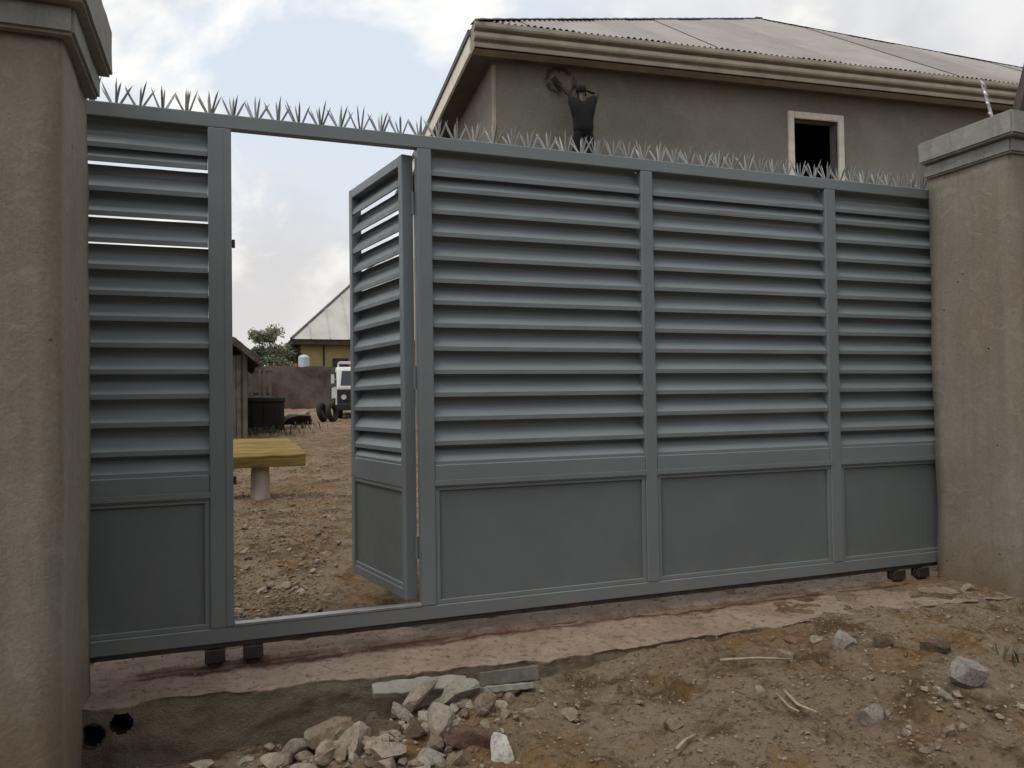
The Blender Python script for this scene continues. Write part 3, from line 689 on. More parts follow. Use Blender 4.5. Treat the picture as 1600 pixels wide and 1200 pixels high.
# local frame: x along wall, y towards wall, z up from the planks
pel = (0.0, 0.0, 0.90); abd = (0.0, 0.01, 1.08); che = (0.0, 0.03, 1.30); nec = (0.0, 0.06, 1.46); hed = (-0.005, 0.09, 1.56); top_ = (-0.01, 0.09, 1.645)
shR, elR, haR = (0.185, 0.04, 1.43), (0.315, 0.10, 1.59), (0.045, 0.27, 1.735)
shL, elL, haL = (-0.180, 0.06, 1.40), (-0.135, 0.26, 1.57), (-0.300, 0.34, 1.785)
hipR, knR, anR, toR = (0.10, 0, 0.86), (0.115, 0.02, 0.48), (0.12, -0.01, 0.08), (0.14, 0.16, 0.035)
hipL, knL, anL, toL = (-0.10, 0, 0.86), (-0.125, 0.03, 0.48), (-0.15, 0.0, 0.08), (-0.17, 0.17, 0.035)
def fingers(h, d, spread):
    h = Vector(h); d = Vector(d).normalized(); s = d.cross(Vector((0, 1, 0))).normalized(); res = []
    for k_, (off, ln) in enumerate(((-0.030, 0.062), (-0.010, 0.075), (0.010, 0.080), (0.030, 0.070))):
        a = h+d*0.045+s*off; b = a+d*ln*0.55+Vector((0, 0.006, 0)); c = b+d*ln*0.35+Vector((0, 0.028, 0))
        res.append([(tuple(h), (0.036, 0.018)), (tuple(a), 0.011), (tuple(b), 0.010), (tuple(c), 0.007)])
    a = h+s*spread*0.035-d*0.005; b = a+s*spread*0.030+d*0.035
    res.append([(tuple(h), (0.036, 0.018)), (tuple(a), 0.012), (tuple(b), 0.009)]); return res
dR = Vector(haR)-Vector(elR); dL = Vector(haL)-Vector(elL)
wR = tuple(Vector(elR).lerp(Vector(haR), 0.86)); wL = tuple(Vector(elL).lerp(Vector(haL), 0.86))
chains = [[(pel, (0.145, 0.10)), (abd, (0.135, 0.095)), (che, (0.155, 0.11)), (nec, 0.058), (hed, (0.080, 0.096)), (top_, (0.062, 0.074))],
          [(che, (0.155, 0.11)), (shR, 0.062), (elR, 0.043), (wR, 0.028), (haR, (0.036, 0.018))],
          [(che, (0.155, 0.11)), (shL, 0.062), (elL, 0.043), (wL, 0.028), (haL, (0.036, 0.018))],
          [(pel, (0.145, 0.10)), (hipR, 0.085), (knR, 0.058), (anR, 0.040), (toR, 0.034)],
          [(pel, (0.145, 0.10)), (hipL, 0.085), (knL, 0.058), (anL, 0.040), (toL, 0.034)]]
chains += fingers(haR, dR, 1) + fingers(haL, dL, -1)
person = skin('person', chains, 'skin_dark')
person.location = P0; person.rotation_euler = (0, 0, HR)
tag(person, 'person in dark clothes seen from behind, arms raised, plastering the house wall', 'person')
uR = tuple(Vector(shR).lerp(Vector(elR), 0.55)); uL = tuple(Vector(shL).lerp(Vector(elL), 0.55))
skin('shirt', [[((0, 0, 0.78), (0.205, 0.150)), ((0, 0.0, 0.96), (0.195, 0.145)), (abd, (0.190, 0.142)), (che, (0.200, 0.150)), ((0, 0.05, 1.45), (0.090, 0.090))],
               [(che, (0.200, 0.150)), (shR, 0.092), (uR, 0.080)], [(che, (0.200, 0.150)), (shL, 0.092), (uL, 0.080)]], 'cloth_black', person)
skin('trousers', [[((0, 0, 1.00), (0.165, 0.122)), ((0, 0, 0.88), (0.165, 0.122)), (hipR, 0.102), (knR, 0.080), (tuple(Vector(knR).lerp(Vector(anR), 0.88)), 0.070)],
                  [((0, 0, 0.88), (0.165, 0.122)), (hipL, 0.102), (knL, 0.080), (tuple(Vector(knL).lerp(Vector(anL), 0.88)), 0.070)]], 'cloth_navy', person)
hb = bmesh.new(); bmesh.ops.create_icosphere(hb, subdivisions=3, radius=1.0)
for v in hb.verts:
    p = v.co.copy(); n = 1+0.04*math.sin(p.x*9+p.z*7)*math.cos(p.y*8)
    v.co = Vector((p.x*0.094*n-0.008, p.y*0.108*n+0.072, p.z*0.092*n+1.622))
hm = bpy.data.meshes.new('hair'); hb.to_mesh(hm); hb.free(); hm.materials.append(MATS['hair_black']); hm.polygons.foreach_set('use_smooth', [True]*len(hm.polygons)); put('hair', hm, person)
fb = bmesh.new(); bmesh.ops.create_icosphere(fb, subdivisions=2, radius=1.0)
# face, ears and nose on the far side of the head
for v in fb.verts: v.co = Vector((v.co.x*0.012, v.co.y*0.022, v.co.z*0.032))
em = bpy.data.meshes.new('ear'); fb.to_mesh(em); fb.free(); em.materials.append(MATS['skin_dark'])
put('ear', em, person, (0.088, 0.095, 1.555)); put('ear', em, person, (-0.100, 0.095, 1.555))
put('nose', em, person, (-0.005, 0.192, 1.555))
for e in (-0.036, 0.026):
    o = put('eye', em, person, (e, 0.172, 1.585)); o.scale = (1.0, 0.5, 0.3)
o = put('mouth', em, person, (-0.005, 0.172, 1.512)); o.scale = (2.0, 0.5, 0.25)
fl = MB(); fl.box(-0.06, 0.06, 0.02, 0.032, -0.14, 0.14); fl.tube([(0, 0.0, -0.07), (0, -0.035, -0.05), (0, -0.035, 0.05), (0, 0.0, 0.07)], 0.013, 8)
flo = fl.build('plastering_float', 'dark_timber', loc=P0+hd_x*(-0.315)+hd_y*0.40+Vector((0, 0, 1.825)), rot=(0, RAD(-35), HR))
tag(flo, 'small plastering float held in the raised left hand of the plasterer', 'float')

# ------------------------------------------------------------------ things on the right pillar
rod = MB(); pts = []
for i in range(26):
    t = i/25; pts.append((4.70+0.005*math.sin(i*1.3), -0.385+0.075*t+0.005*math.cos(i*1.3), 2.94+0.37*t))
rod.tube(pts, 0.009, 7); rod.tube([(4.70, -0.40, 2.93), (4.70, -0.30, 3.31)], 0.009, 7)
tag(rod.build('steel_rod', 'bare_steel'), 'twisted steel rod standing up from the cap of the right pillar', 'rod')
pl = MB(); pl.box(-0.14, 0.14, -0.02, 0.02, 0, 0.40); pl.box(-0.14, -0.11, -0.045, -0.0205, 0, 0.40); pl.box(0.11, 0.14, -0.045, -0.0205, 0, 0.40)
tag(pl.build('steel_plate', 'maroon_steel', loc=(4.875, -0.50, 2.955), rot=(0, RAD(17), RAD(-12)), bevel=0.004), 'dark maroon steel plate leaning on top of the right pillar', 'plate')

# ------------------------------------------------------------------ stones, rubble, debris
def stone_mesh(sx, sy, sz, seed, cuts=9, sub=3, rough=0.05):
    r = random.Random(seed); bm = bmesh.new(); bmesh.ops.create_icosphere(bm, subdivisions=sub, radius=1.0)
    planes = []
    for _ in range(cuts):
        n = Vector((r.gauss(0, 1), r.gauss(0, 1), r.gauss(0, 1))).normalized(); planes.append((n, r.uniform(0.40, 0.72)))
    co = np.array([v.co for v in bm.verts])
    for n, d in planes:
        n = np.array(n); t_ = co@n; m = t_ > d; co[m] -= np.outer(t_[m]-d, n)
    nz = fbm(co[:, 0]*2.3+seed, co[:, 1]*2.3+co[:, 2]*1.9, seed % 97, 4)+0.6*fbm(co[:, 2]*4.3-seed, co[:, 0]*4.1+co[:, 1]*1.7, seed % 89+7, 3)
    co = co*(1+rough*1.5*nz)[:, None]
    co /= np.abs(co).max(axis=0)
    for v, c in zip(bm.verts, co): v.co = Vector((c[0]*sx/2, c[1]*sy/2, c[2]*sz/2))
    me = bpy.data.meshes.new('stone'); bm.to_mesh(me); bm.free()
    me.polygons.foreach_set('use_smooth', [True]*len(me.polygons))
    try: me.set_sharp_from_angle(angle=RAD(22))
    except Exception: pass
    return me
RP = 'stones in the rubble pile'
def stone(name, x, y, size, rot, mat, label, cat='stone', lift=0.0, seed=None, cuts=9, group='loose stones on the ground', z=None, rough=0.05):
    seed = seed if seed is not None else int(abs(x*977+y*613)*10) % 9973
    if group == RP: size = tuple(v*1.18 for v in size)
    me = stone_mesh(*size, seed, cuts, rough=rough); me.materials.append(MATS[mat])
    zz = (gz(x, y)+size[2]*0.15+lift) if z is None else z
    o = put(name, me, None, (x, y, zz), tuple(RAD(a) for a in rot)); return tag(o, label, cat, group)
stone('rubble_stone', 0.405, -0.66, (0.20, 0.15, 0.17), (8, -6, 10), 'stone_brown', 'large squarish pinkish brown block at the left of the rubble pile', lift=0.0, cuts=12, group=RP)
stone('rubble_stone', 0.585, -0.66, (0.15, 0.13, 0.14), (20, 25, 0), 'stone_dark', 'rounded mottled dark stone right of the large squarish block', group=RP)
stone('rubble_stone', 0.245, -0.66, (0.12, 0.11, 0.10), (0, 12, 30), 'stone_grey', 'rounded grey stone at the far left of the rubble pile', group=RP)
stone('rubble_stone', 0.475, -0.86, (0.17, 0.13, 0.12), (-30, 5, 15), 'stone_pale', 'flat faced pale stone below the large squarish block', cuts=6, group=RP)
stone('rubble_stone', 0.605, -0.80, (0.15, 0.12, 0.12), (10, 30, 40), 'stone_dark', 'dark brown wedge shaped stone in the middle of the rubble pile', cuts=7, group=RP)
stone('concrete_chunk', 0.775, -0.66, (0.19, 0.10, 0.07), (-25, -32, 10), 'stone_pale', 'tilted pale concrete chunk resting against the long grey slab', 'rubble', lift=0.06, cuts=8, group=RP)
stone('concrete_chunk', 0.935, -0.70, (0.18, 0.12, 0.11), (-20, -18, -5), 'stone_grey', 'blocky grey concrete chunk left of the thin grey slab', 'rubble', lift=0.04, cuts=10, group=RP)
stone('rubble_stone', 0.80, -0.86, (0.14, 0.12, 0.13), (15, 10, 60), 'stone_pale', 'rounded pale lump just above the reddish stone', group=RP)
stone('rubble_stone', 0.905, -1.02, (0.21, 0.14, 0.10), (0, 8, -10), 'stone_red', 'long reddish pink stone at the right foot of the rubble pile', group=RP)
stone('rubble_stone', 1.015, -0.86, (0.09, 0.07, 0.10), (0, 20, 0), 'stone_brown', 'small pointed brown stone behind the reddish stone', cuts=5, group=RP)
stone('painted_chip', 0.995, -1.14, (0.095, 0.035, 0.145), (-35, 12, 5), 'stone_white', 'white painted plaster chip at the bottom edge of the picture', 'plaster chip', cuts=14, group=RP)
stone('rubble_stone', 0.265, -0.90, (0.15, 0.11, 0.08), (-25, 15, 0), 'stone_pale', 'angular pale stone at the lower left of the rubble pile', cuts=6, group=RP)
stone('concrete_chunk', 0.695, -0.72, (0.12, 0.06, 0.05), (-10, 30, -30), 'stone_grey', 'narrow grey sliver of concrete left of the tilted pale chunk', 'rubble', cuts=10, lift=0.03, group=RP)
stone('rubble_stone', 0.585, -0.98, (0.12, 0.10, 0.08), (0, 10, 20), 'stone_pale', 'small lumpy pale stone right of the flat faced pale stone', group=RP)
stone('rubble_stone', 0.375, -0.85, (0.10, 0.09, 0.06), (0, 0, 70), 'stone_brown', 'low brown stone left of the flat faced pale stone', group=RP)
stone('rubble_stone', 0.735, -1.03, (0.14, 0.11, 0.08), (5, 0, 10), 'stone_blue', 'flat grey stone left of the reddish stone at the bottom edge', group=RP)
stone('rubble_stone', 0.83, -1.10, (0.11, 0.09, 0.07), (0, 15, 50), 'stone_brown', 'brown stone cut by the bottom edge below the reddish stone', group=RP)
stone('rubble_stone', 0.19, -0.78, (0.08, 0.07, 0.05), (0, 0, 20), 'stone_brown', 'small brown stone just below the rounded grey stone', group=RP)
stone('rubble_stone', 0.70, -0.87, (0.10, 0.08, 0.07), (30, 0, 80), 'stone_dark', 'small dark stone left of the rounded pale lump', group=RP)
def slab(name, c, size, rot, mat, label, seed):
    r = random.Random(seed); n = 14; mb = MB(); rings = []
    for i in range(n+1):
        x = size[0]*(i/n-0.5); j = lambda a: r.uniform(-a, a)
        e = 0.7+0.3*min(1, 4*min(i, n-i)/n)
        rings.append([(x, -size[1]/2*e+j(.004), -size[2]/2+j(.002)), (x, size[1]/2*e+j(.004), -size[2]/2+j(.002)), (x+j(.003), size[1]/2*e+j(.004), size[2]/2+j(.002)), (x+j(.003), -size[1]/2*e+j(.004), size[2]/2+j(.002))])
    mb.loft(rings); o = mb.build(name, mat, None, loc=c, rot=tuple(RAD(a) for a in rot), bevel=0.003); return tag(o, label, 'slab', 'broken slabs against the track base')
slab('broken_slab', (0.80, -0.590, -0.030), (0.42, 0.085, 0.030), (22, 1, -4), 'slab_grey', 'long pale grey slab lying against the concrete track base', 4)
slab('broken_slab', (1.215, -0.605, -0.035), (0.28, 0.020, 0.062), (-12, 0, -3), 'slab_dark', 'dark grey slab standing on edge against the concrete track base', 5)
slab('broken_slab', (1.175, -0.690, -0.055), (0.24, 0.060, 0.028), (-18, 2, -2), 'slab_grey', 'thin grey slab below the dark upright slab', 6)
stone('concrete_chunk', 2.96, -1.52, (0.21, 0.17, 0.17), (20, 10, 25), 'stone_blue', 'large grey concrete lump on the dirt at lower right', 'rubble', cuts=12, lift=0.03)
stone('loose_stone', 2.36, -1.59, (0.105, 0.09, 0.12), (25, 12, 0), 'stone_blue', 'egg shaped grey stone left of the large grey lump', cuts=6)
stone('loose_stone', 2.11, -1.24, (0.06, 0.055, 0.07), (0, 0, 0), 'stone_pale', 'small pale stone above the two dry sticks', cuts=6)
stone('loose_stone', 1.67, -1.27, (0.10, 0.09, 0.06), (0, 0, 20), 'stone_brown', 'rounded brown stone left of the small pale stone', cuts=5)
stone('earth_clod', 3.20, -1.14, (0.22, 0.15, 0.10), (0, 0, 20), 'stone_dark', 'dark earth clod in front of the right pillar', 'clod', cuts=4, rough=0.10)
stone('loose_stone', 2.86, -0.94, (0.17, 0.10, 0.13), (0, -20, 10), 'stone_blue', 'pale grey pointed stone between the brick piece and the clods', cuts=9)
stone('earth_clod', 3.02, -1.00, (0.14, 0.10, 0.06), (0, 0, 0), 'stone_dark', 'small flat dark clod right of the pointed grey stone', 'clod', cuts=4, rough=0.10)
stone('brick_piece', 2.72, -0.72, (0.20, 0.08, 0.055), (0, 4, -8), 'brick_earth', 'dark red brown brick piece lying near the gate', 'brick', cuts=12)
stone('loose_stone', 2.80, -0.80, (0.08, 0.06, 0.05), (0, 0, 40), 'stone_pale', 'small pale stone touching the brick piece', cuts=7)
stone('loose_stone', 2.56, -0.86, (0.11, 0.06, 0.05), (0, 10, -35), 'stone_brown', 'small long brown stone below the brick piece', cuts=7)
stone('loose_stone', 4.38, -0.36, (0.10, 0.07, 0.07), (0, 0, 0), 'stone_pale', 'pale stone at the foot of the right pillar', cuts=7)
stone('loose_stone', 2.52, -1.82, (0.08, 0.06, 0.07), (0, 0, 0), 'stone_brown', 'small stone at the bottom edge below the large grey lump', cuts=7)
stone('loose_stone', 2.72, -1.62, (0.09, 0.07, 0.05), (0, 20, 0), 'stone_grey', 'small grey stone at the lower left of the large grey lump', cuts=7)
stone('loose_stone', 0.06, -0.66, (0.08, 0.06, 0.05), (0, 0, 0), 'stone_grey', 'small greenish grey stone alone left of the rubble pile', cuts=8)
stone('loose_stone', -0.10, -0.66, (0.10, 0.06, 0.04), (0, 0, 0), 'stone_pale', 'flat pale stone near the two black pipe ends', cuts=8)
# stones inside the yard
IY = 'pale stones on the yard floor'
for (x, y, s, lab) in ((0.345, 1.28, 0.075, 'pale squarish stone in the middle of the doorway view'), (0.60, 1.05, 0.06, 'small pale stone right of the squarish stone in the doorway'), (0.36, 0.30, 0.085, 'flat pale stone just behind the door sill'), (0.06, 0.92, 0.055, 'small grey stone next to the left doorway post'), (0.12, 2.4, 0.06, 'small pale stone below the yellow bench'), (0.95, 3.6, 0.05, 'tiny pale stone right of the yellow bench'), (0.64, 0.55, 0.07, 'brownish stone near the foot of the open door')):
    stone('yard_stone', x, y, (s*1.3, s, s*0.7), (0, 0, x*400), 'stone_pale', lab, cuts=7, group=IY)

def rubble_bits(name, spots, label):
    V_, F_, o_ = [], [], 0; rr_ = random.Random(12); var = []
    for q in range(10):
        me = stone_mesh(1, rr_.uniform(.6, .95), rr_.uniform(.45, .8), 300+q, 8, sub=2, rough=0.05)
        var.append((np.array([v.co for v in me.vertices]), np.array([list(p.vertices) for p in me.polygons]))); bpy.data.meshes.remove(me)
    for (x, y, s_) in spots:
        v, f_ = rr_.choice(var); R_ = np.array(Matrix.Rotation(rr_.uniform(0, 6.28), 3, 'Z') @ Matrix.Rotation(rr_.uniform(-.6, .6), 3, 'X'))
        V_.append(v@R_.T*s_+np.array([x, y, gz(x, y)+s_*0.18])); F_.append(f_+o_); o_ += len(v)
    o = put(name, mesh_np(name, np.concatenate(V_), np.concatenate(F_), 'rubble_mix', smooth=False)); kind(o, 'stuff', label, 'rubble')
rq = random.Random(44); spots = []
while len(spots) < 230:
    x = rq.gauss(0.66, 0.27); y = rq.gauss(-0.86, 0.14)
    if y < -0.56 and x > -0.1: spots.append((x, y, 0.022+0.085*rq.random()**2))
for _ in range(70): spots.append((rq.uniform(-0.3, 4.2), rq.uniform(-1.9, -0.65), 0.014+0.03*rq.random()**2.5))
for _ in range(40): spots.append((rq.gauss(2.75, .25), rq.gauss(-1.7, .18), rq.uniform(0.015, 0.05)))
ysp = []
for _ in range(260):
    y = 0.5+11*rq.random()**1.4; ysp.append((rq.uniform(-0.1, 1.0)*(0.4+0.17*y)+0.02*y, y, 0.02+0.06*rq.random()**2.5))
rubble_bits('yard_rubble', ysp, 'scattered stones and clods on the yard floor')
rubble_bits('rubble_bits', spots, 'small broken rubble bits in and around the pile')
# sticks
def stick(pts, r, label):
    pts = [(x, y, gz(x, y)+h) for (x, y, h) in pts]
    mb = MB(); mb.tube(pts, [r*1.1]+[r]*(len(pts)-2)+[r*0.7], 7); return tag(mb.build('dry_stick', 'stick_dry', smooth=True), label, 'stick', 'dry sticks on the dirt')
stick([(2.20, -1.29, 0.03), (2.185, -1.39, 0.032), (2.165, -1.52, 0.03)], 0.0065, 'longer of two pale dry sticks lying side by side')
stick([(2.165, -1.30, 0.025), (2.15, -1.38, 0.028), (2.14, -1.45, 0.024)], 0.005, 'shorter of two pale dry sticks lying side by side')
stick([(1.555, -1.48, 0.026), (1.62, -1.44, 0.03), (1.705, -1.385, 0.028)], 0.007, 'single pale dry stick at the bottom centre')
stick([(2.10, -0.98, 0.03), (2.28, -1.02, 0.032), (2.46, -1.03, 0.028)], 0.006, 'thin brown stick left of the small long brown stone')

# drain pipes cast in the left end of the track base
for (x, z, r_, lab) in PIPES:
    p = MB(); p.ring((x, -0.12, z), (0, -1, 0), r_, r_+0.003, 0.292, 28)
    p.loft([[(x+r_*math.cos(a*math.pi/14), yy, z+r_*math.sin(a*math.pi/14)) for a in range(28)] for yy in (-0.12, -0.115)])
    tag(p.build('drain_pipe', 'black_pipe', smooth=False), lab, 'pipe', 'drain pipes')

# gravel and crumbs of earth: uncountable
def gravel(name, pts, label):
    bm = bmesh.new(); bmesh.ops.create_icosphere(bm, subdivisions=1, radius=1.0)
    bv = np.array([v.co for v in bm.verts]); bf = np.array([[v.index for v in f.verts] for f in bm.faces]); bm.free()
    r = np.random.default_rng(5); n = len(pts); pts = np.array(pts)
    sc_ = pts[:, 2:3]*r.uniform(0.55, 1.2, (n, 3)); sc_[:, 2] *= 0.7
    ax = r.uniform(0, 2*math.pi, n)
    jit = r.uniform(0.72, 1.15, (n, len(bv), 1))
    v = bv[None]*jit*sc_[:, None, :]
    c, s_ = np.cos(ax)[:, None], np.sin(ax)[:, None]
    x = v[..., 0]*c-v[..., 1]*s_; y = v[..., 0]*s_+v[..., 1]*c
    zb = ground_z(pts[:, 0], pts[:, 1])+sc_[:, 2]*0.35
    if name == 'track_crumbs': zb = plinth_top(pts[:, 0], pts[:, 1])+sc_[:, 2]*0.35
    V = np.stack([x+pts[:, 0:1], y+pts[:, 1:2], v[..., 2]+zb[:, None]], -1).reshape(-1, 3)
    Fq = (bf[None]+(np.arange(n)*len(bv))[:, None, None]).reshape(-1, 3)
    o = put(name, mesh_np(name, V, Fq, 'gravel', smooth=False)); kind(o, 'stuff', label, 'gravel'); return o
r = np.random.default_rng(11); pts = []
while len(pts) < 5200:
    x = r.uniform(-0.9, 4.8); y = r.uniform(-2.0, -0.40)
    d = float(vnoise(x*2.2, y*2.2, 77)+0.5)
    pile = math.exp(-(((x-0.6)/0.5)**2+((y+0.85)/0.3)**2))
    if y > front_y(np.array([x]))[0]-0.01 and x < 2.4: continue
    if r.uniform() < 0.25+0.6*d+pile:
        s = 0.0035+0.009*r.uniform()**3.2+(0.010*r.uniform() if r.uniform() < 0.3*pile else 0)
        pts.append((x, y, s))
gravel('gravel', pts, 'loose gravel and crumbs of earth in front of the gate')
pts = []
while len(pts) < 5600:
    y = 0.3+8.2*r.uniform()**1.6; x = r.uniform(-0.2, 1.0)*(0.35+0.16*y)+0.02*y
    s = 0.004+0.016*r.uniform()**3
    pts.append((x, y, s))
gravel('yard_gravel', pts, 'loose gravel and clods on the yard floor behind the doorway')
pts = [(r.uniform(-0.5, 4.4), r.uniform(-0.38, 0.0) if r.uniform() < 0.6 else r.uniform(0.04, 0.2), 0.002+0.006*r.uniform()**3) for _ in range(900)]
gravel('track_crumbs', pts, 'crumbs of sand and mortar on the concrete track base')

# ------------------------------------------------------------------ yard behind the doorway
# yellow timber bench on white stumps
bn = tag(empty('bench', (0.10, 5.2, 0.17)), 'yellow painted timber bench on pale stumps inside the yard', 'bench')
prof = [(-0.20, 0.370), (-0.215, 0.50), (-0.19, 0.53), (0.18, 0.68), (0.20, 0.66), (0.16, 0.50), (0.02, 0.385)]
rings = []
rb = random.Random(2)
for i in range(12):
    t = i/11; x = -0.95+1.63*t; cut = max(0, t-0.93)/0.07
    rings.append([(x-(0.12*cut if q in (3, 4) else 0)+(0.05*cut if q in (0, 1, 2) else 0), py+rb.uniform(-.006, .006), pz_+rb.uniform(-.006, .006)) for q, (py, pz_) in enumerate(prof)])
mb = MB(); mb.loft(rings); mb.build('seat_beam', 'yellow_timber', bn, bevel=0.006)
for sx in (0.25, -0.62):
    mb = MB(); mb.loft([[(sx+rr_*math.cos(a*math.pi/8)*(1+.05*math.sin(a*3)), rr_*math.sin(a*math.pi/8), z) for a in range(16)] for z, rr_ in ((-0.05, 0.115), (0.06, 0.108), (0.25, 0.102), (0.385, 0.095))])
    mb.build('stump', 'stump_white', bn, smooth=False, bevel=0.006)

# shed at the left with a ragged roof
sh = tag(empty('shed', (-0.85, 14.2, 0.55)), 'dark timber shed with ragged sagging roof left of the yard', 'shed')
rb = random.Random(8)
i = 0; x = -2.0
while x < 1.25:
    w = rb.uniform(0.10, 0.16)
    MB().box(x, min(x+w-0.012, 1.28), -0.02+rb.uniform(-.012, .012), 0.02, -0.1, 1.83+rb.uniform(-.05, .03)).build('board', rb.choice(['shed_board', 'shed_board', 'shed_board_pale']), sh); x += w
MB().box(1.20, 1.29, -0.06, 0.06, -0.1, 1.85).build('corner_post', 'shed_board_pale', sh, bevel=0.01)
MB().box(-2.0, 1.28, 0.03, 5.0, -0.1, 1.75).build('store_room', 'shed_board', sh)
vs = []; nx_, ny_ = 40, 34
for j in range(ny_+1):
    for i in range(nx_+1):
        u = i/nx_; v_ = j/ny_; x = -2.2+3.72*u; y = -0.45+5.6*v_
        z = 2.72-3.2*max(0, u-0.55)**1.5-0.5*max(0, 0.5-u) + 0.09*float(fbm(np.array([x*1.5]), np.array([y*1.5]), 81, 4)[0]) + rb.uniform(-.025, .025)
        vs.append((x+rb.uniform(-.02, .02), y+rb.uniform(-.02, .02), z))
top_n = len(vs); vs += [(a, b, c-0.16-0.03*rb.random()) for a, b, c in vs]
fs = []
for j in range(ny_):
    for i in range(nx_):
        a = j*(nx_+1)+i; fs.append((a, a+1, a+nx_+2, a+nx_+1)); fs.append((a+top_n, a+nx_+1+top_n, a+nx_+2+top_n, a+1+top_n))
bd = [j for j in range(nx_+1)]; 
def strip(ids):
    for a, b in zip(ids[:-1], ids[1:]): fs.append((a, b, b+top_n, a+top_n))
strip([i for i in range(nx_+1)]); strip([ny_*(nx_+1)+i for i in range(nx_+1)]); strip([j*(nx_+1) for j in range(ny_+1)]); strip([j*(nx_+1)+nx_ for j in range(ny_+1)])
mb = MB(); mb.add(vs, fs); mb.build('roof', 'thatch', sh)

# black store box and heap beside it
bx = tag(empty('storage_box', (0.93, 17.5, gz(0.93, 17.0)-0.03)), 'large black storage box standing on the yard floor', 'box')
MB().box(-0.52, 0.48, -0.5, 0.5, 0, 0.78).build('body', 'crate_black', bx, bevel=0.02)
MB().box(-0.55, 0.51, -0.53, 0.53, 0.782, 0.90).build('lid', 'crate_black', bx, bevel=0.02)
for q in (-0.30, 0.0, 0.30): MB().box(q-0.03, q+0.03, -0.53, -0.501, 0.03, 0.75).build('rib', 'crate_black', bx, bevel=0.004)
stone('rubbish_heap', 1.92, 19.3, (1.0, 0.8, 0.50), (0, 0, 10), 'crate_black', 'dark heap right of the black storage box', 'heap', cuts=11, rough=0.16, group='heaps in the yard', lift=0.08)
stone('rubble_heap', 2.35, 21.5, (0.6, 0.5, 0.5), (0, 0, 30), 'stone_brown', 'pale brown heap left of the stacked tyres', 'heap', cuts=6, rough=0.12, group='heaps in the yard', lift=0.05)
def tyre(x, y, z, rot, label):
    mb = MB(); rings = []
    for p in range(25):
        a_ = 2*math.pi*p/24; rings.append([((0.24+0.085*math.cos(t)*1.0)*math.cos(a_), 0.085*math.sin(t), (0.24+0.085*math.cos(t))*math.sin(a_)) for t in [2*math.pi*q/10 for q in range(10)]])
    mb.loft(rings, cap=False); tag(mb.build('old_tyre', 'tyre_black', None, smooth=True, loc=(x, y, z), rot=rot), label, 'tyre', 'old tyres by the truck')
tyre(2.80, 20.8, gz(2.8, 20.8)+0.31, (RAD(-10), 0, RAD(62)), 'old black tyre leaning farthest left of the truck')
tyre(3.08, 20.6, gz(3.08, 20.6)+0.31, (RAD(-8), 0, RAD(55)), 'old black tyre leaning next to the truck front')

# small white truck
tk = tag(empty('truck', (4.22, 22.0, gz(4.1, 22)-0.01), RAD(-5)), 'small white truck with black front and roof rack in the yard', 'truck')
cb = MB()
pr = [(0.05, 0.30), (0.0, 0.55), (0.02, 1.05), (0.30, 1.66), (0.42, 1.74), (1.35, 1.76), (1.40, 1.65), (1.40, 0.30)]
cb.loft([[(x, y, z) for (y, z) in pr] for x in (-0.79, 0.79)]); cab = cb.build('cab', 'truck_white', tk, bevel=0.04)
MB().box(-0.795, 0.795, -0.035, 0.05, 0.28, 0.98).build('grille', 'truck_black', tk, bevel=0.02)
MB().box(-0.82, 0.82, -0.12, -0.036, 0.30, 0.50).build('bumper', 'truck_black', tk, bevel=0.02)
ws = MB(); ws.add([(-0.68, 0.055, 1.11), (0.68, 0.055, 1.11), (0.62, 0.272, 1.60), (-0.62, 0.272, 1.60), (-0.68, 0.075, 1.10), (0.68, 0.075, 1.10), (0.62, 0.292, 1.59), (-0.62, 0.292, 1.59)], [(0, 1, 2, 3), (7, 6, 5, 4), (0, 4, 5, 1), (1, 5, 6, 2), (2, 6, 7, 3), (3, 7, 4, 0)])
ws.v = [(a, b-0.022, c) for a, b, c in ws.v]; ws.build('windscreen', 'dark_glass', tk)
for sx in (-1, 1):
    h = MB(); h.tube([(sx*0.58, -0.055, 0.72), (sx*0.58, -0.030, 0.72)], 0.085, 14); h.build('headlight', 'lamp_glass', tk)
    m = MB(); m.tube([(sx*0.79, 0.18, 1.30), (sx*0.93, 0.10, 1.36)], 0.015, 6); m.box(sx*0.93-0.05, sx*0.93+0.05, 0.08, 0.11, 1.18, 1.48); m.build('mirror', 'truck_white', tk)
    m = MB(); m.box(sx*0.796-0.004, sx*0.796+0.004, 0.45, 1.15, 1.08, 1.58); m.build('side_window', 'dark_glass', tk)
    for wy in (0.55, 3.1):
        wmb = MB(); wmb.tube([(sx*0.60, wy, 0.30), (sx*0.64, wy, 0.30), (sx*0.76, wy, 0.30), (sx*0.78, wy, 0.30)], [0.26, 0.30, 0.30, 0.26], 20); wo = wmb.build('wheel', 'tyre_black', tk)
        MB().tube([(sx*0.781, wy, 0.30), (sx*0.79, wy, 0.30)], 0.17, 16).build('rim', 'bare_steel', wo)
MB().box(-0.82, 0.82, 1.45, 4.0, 0.62, 0.70).build('cargo_bed', 'truck_black', tk)
for (x0, x1, y0, y1) in ((-0.82, -0.78, 1.45, 4.0), (0.78, 0.82, 1.45, 4.0), (-0.779, 0.779, 3.96, 4.0)): MB().box(x0, x1, y0, y1, 0.702, 1.10).build('bed_side', 'truck_white', tk)
MB().box(-0.35, 0.35, 0.3, 3.9, 0.40, 0.60).build('chassis', 'truck_black', tk)
rk = MB()
for x in (-0.70, 0.70): rk.tube([(x, 0.50, 1.76), (x, 0.45, 1.90), (x, 1.30, 1.90), (x, 1.30, 1.76)], 0.022, 6)
for y in (0.46, 0.88, 1.28): rk.tube([(-0.70, y, 1.905), (0.70, y, 1.905)], 0.022, 6)
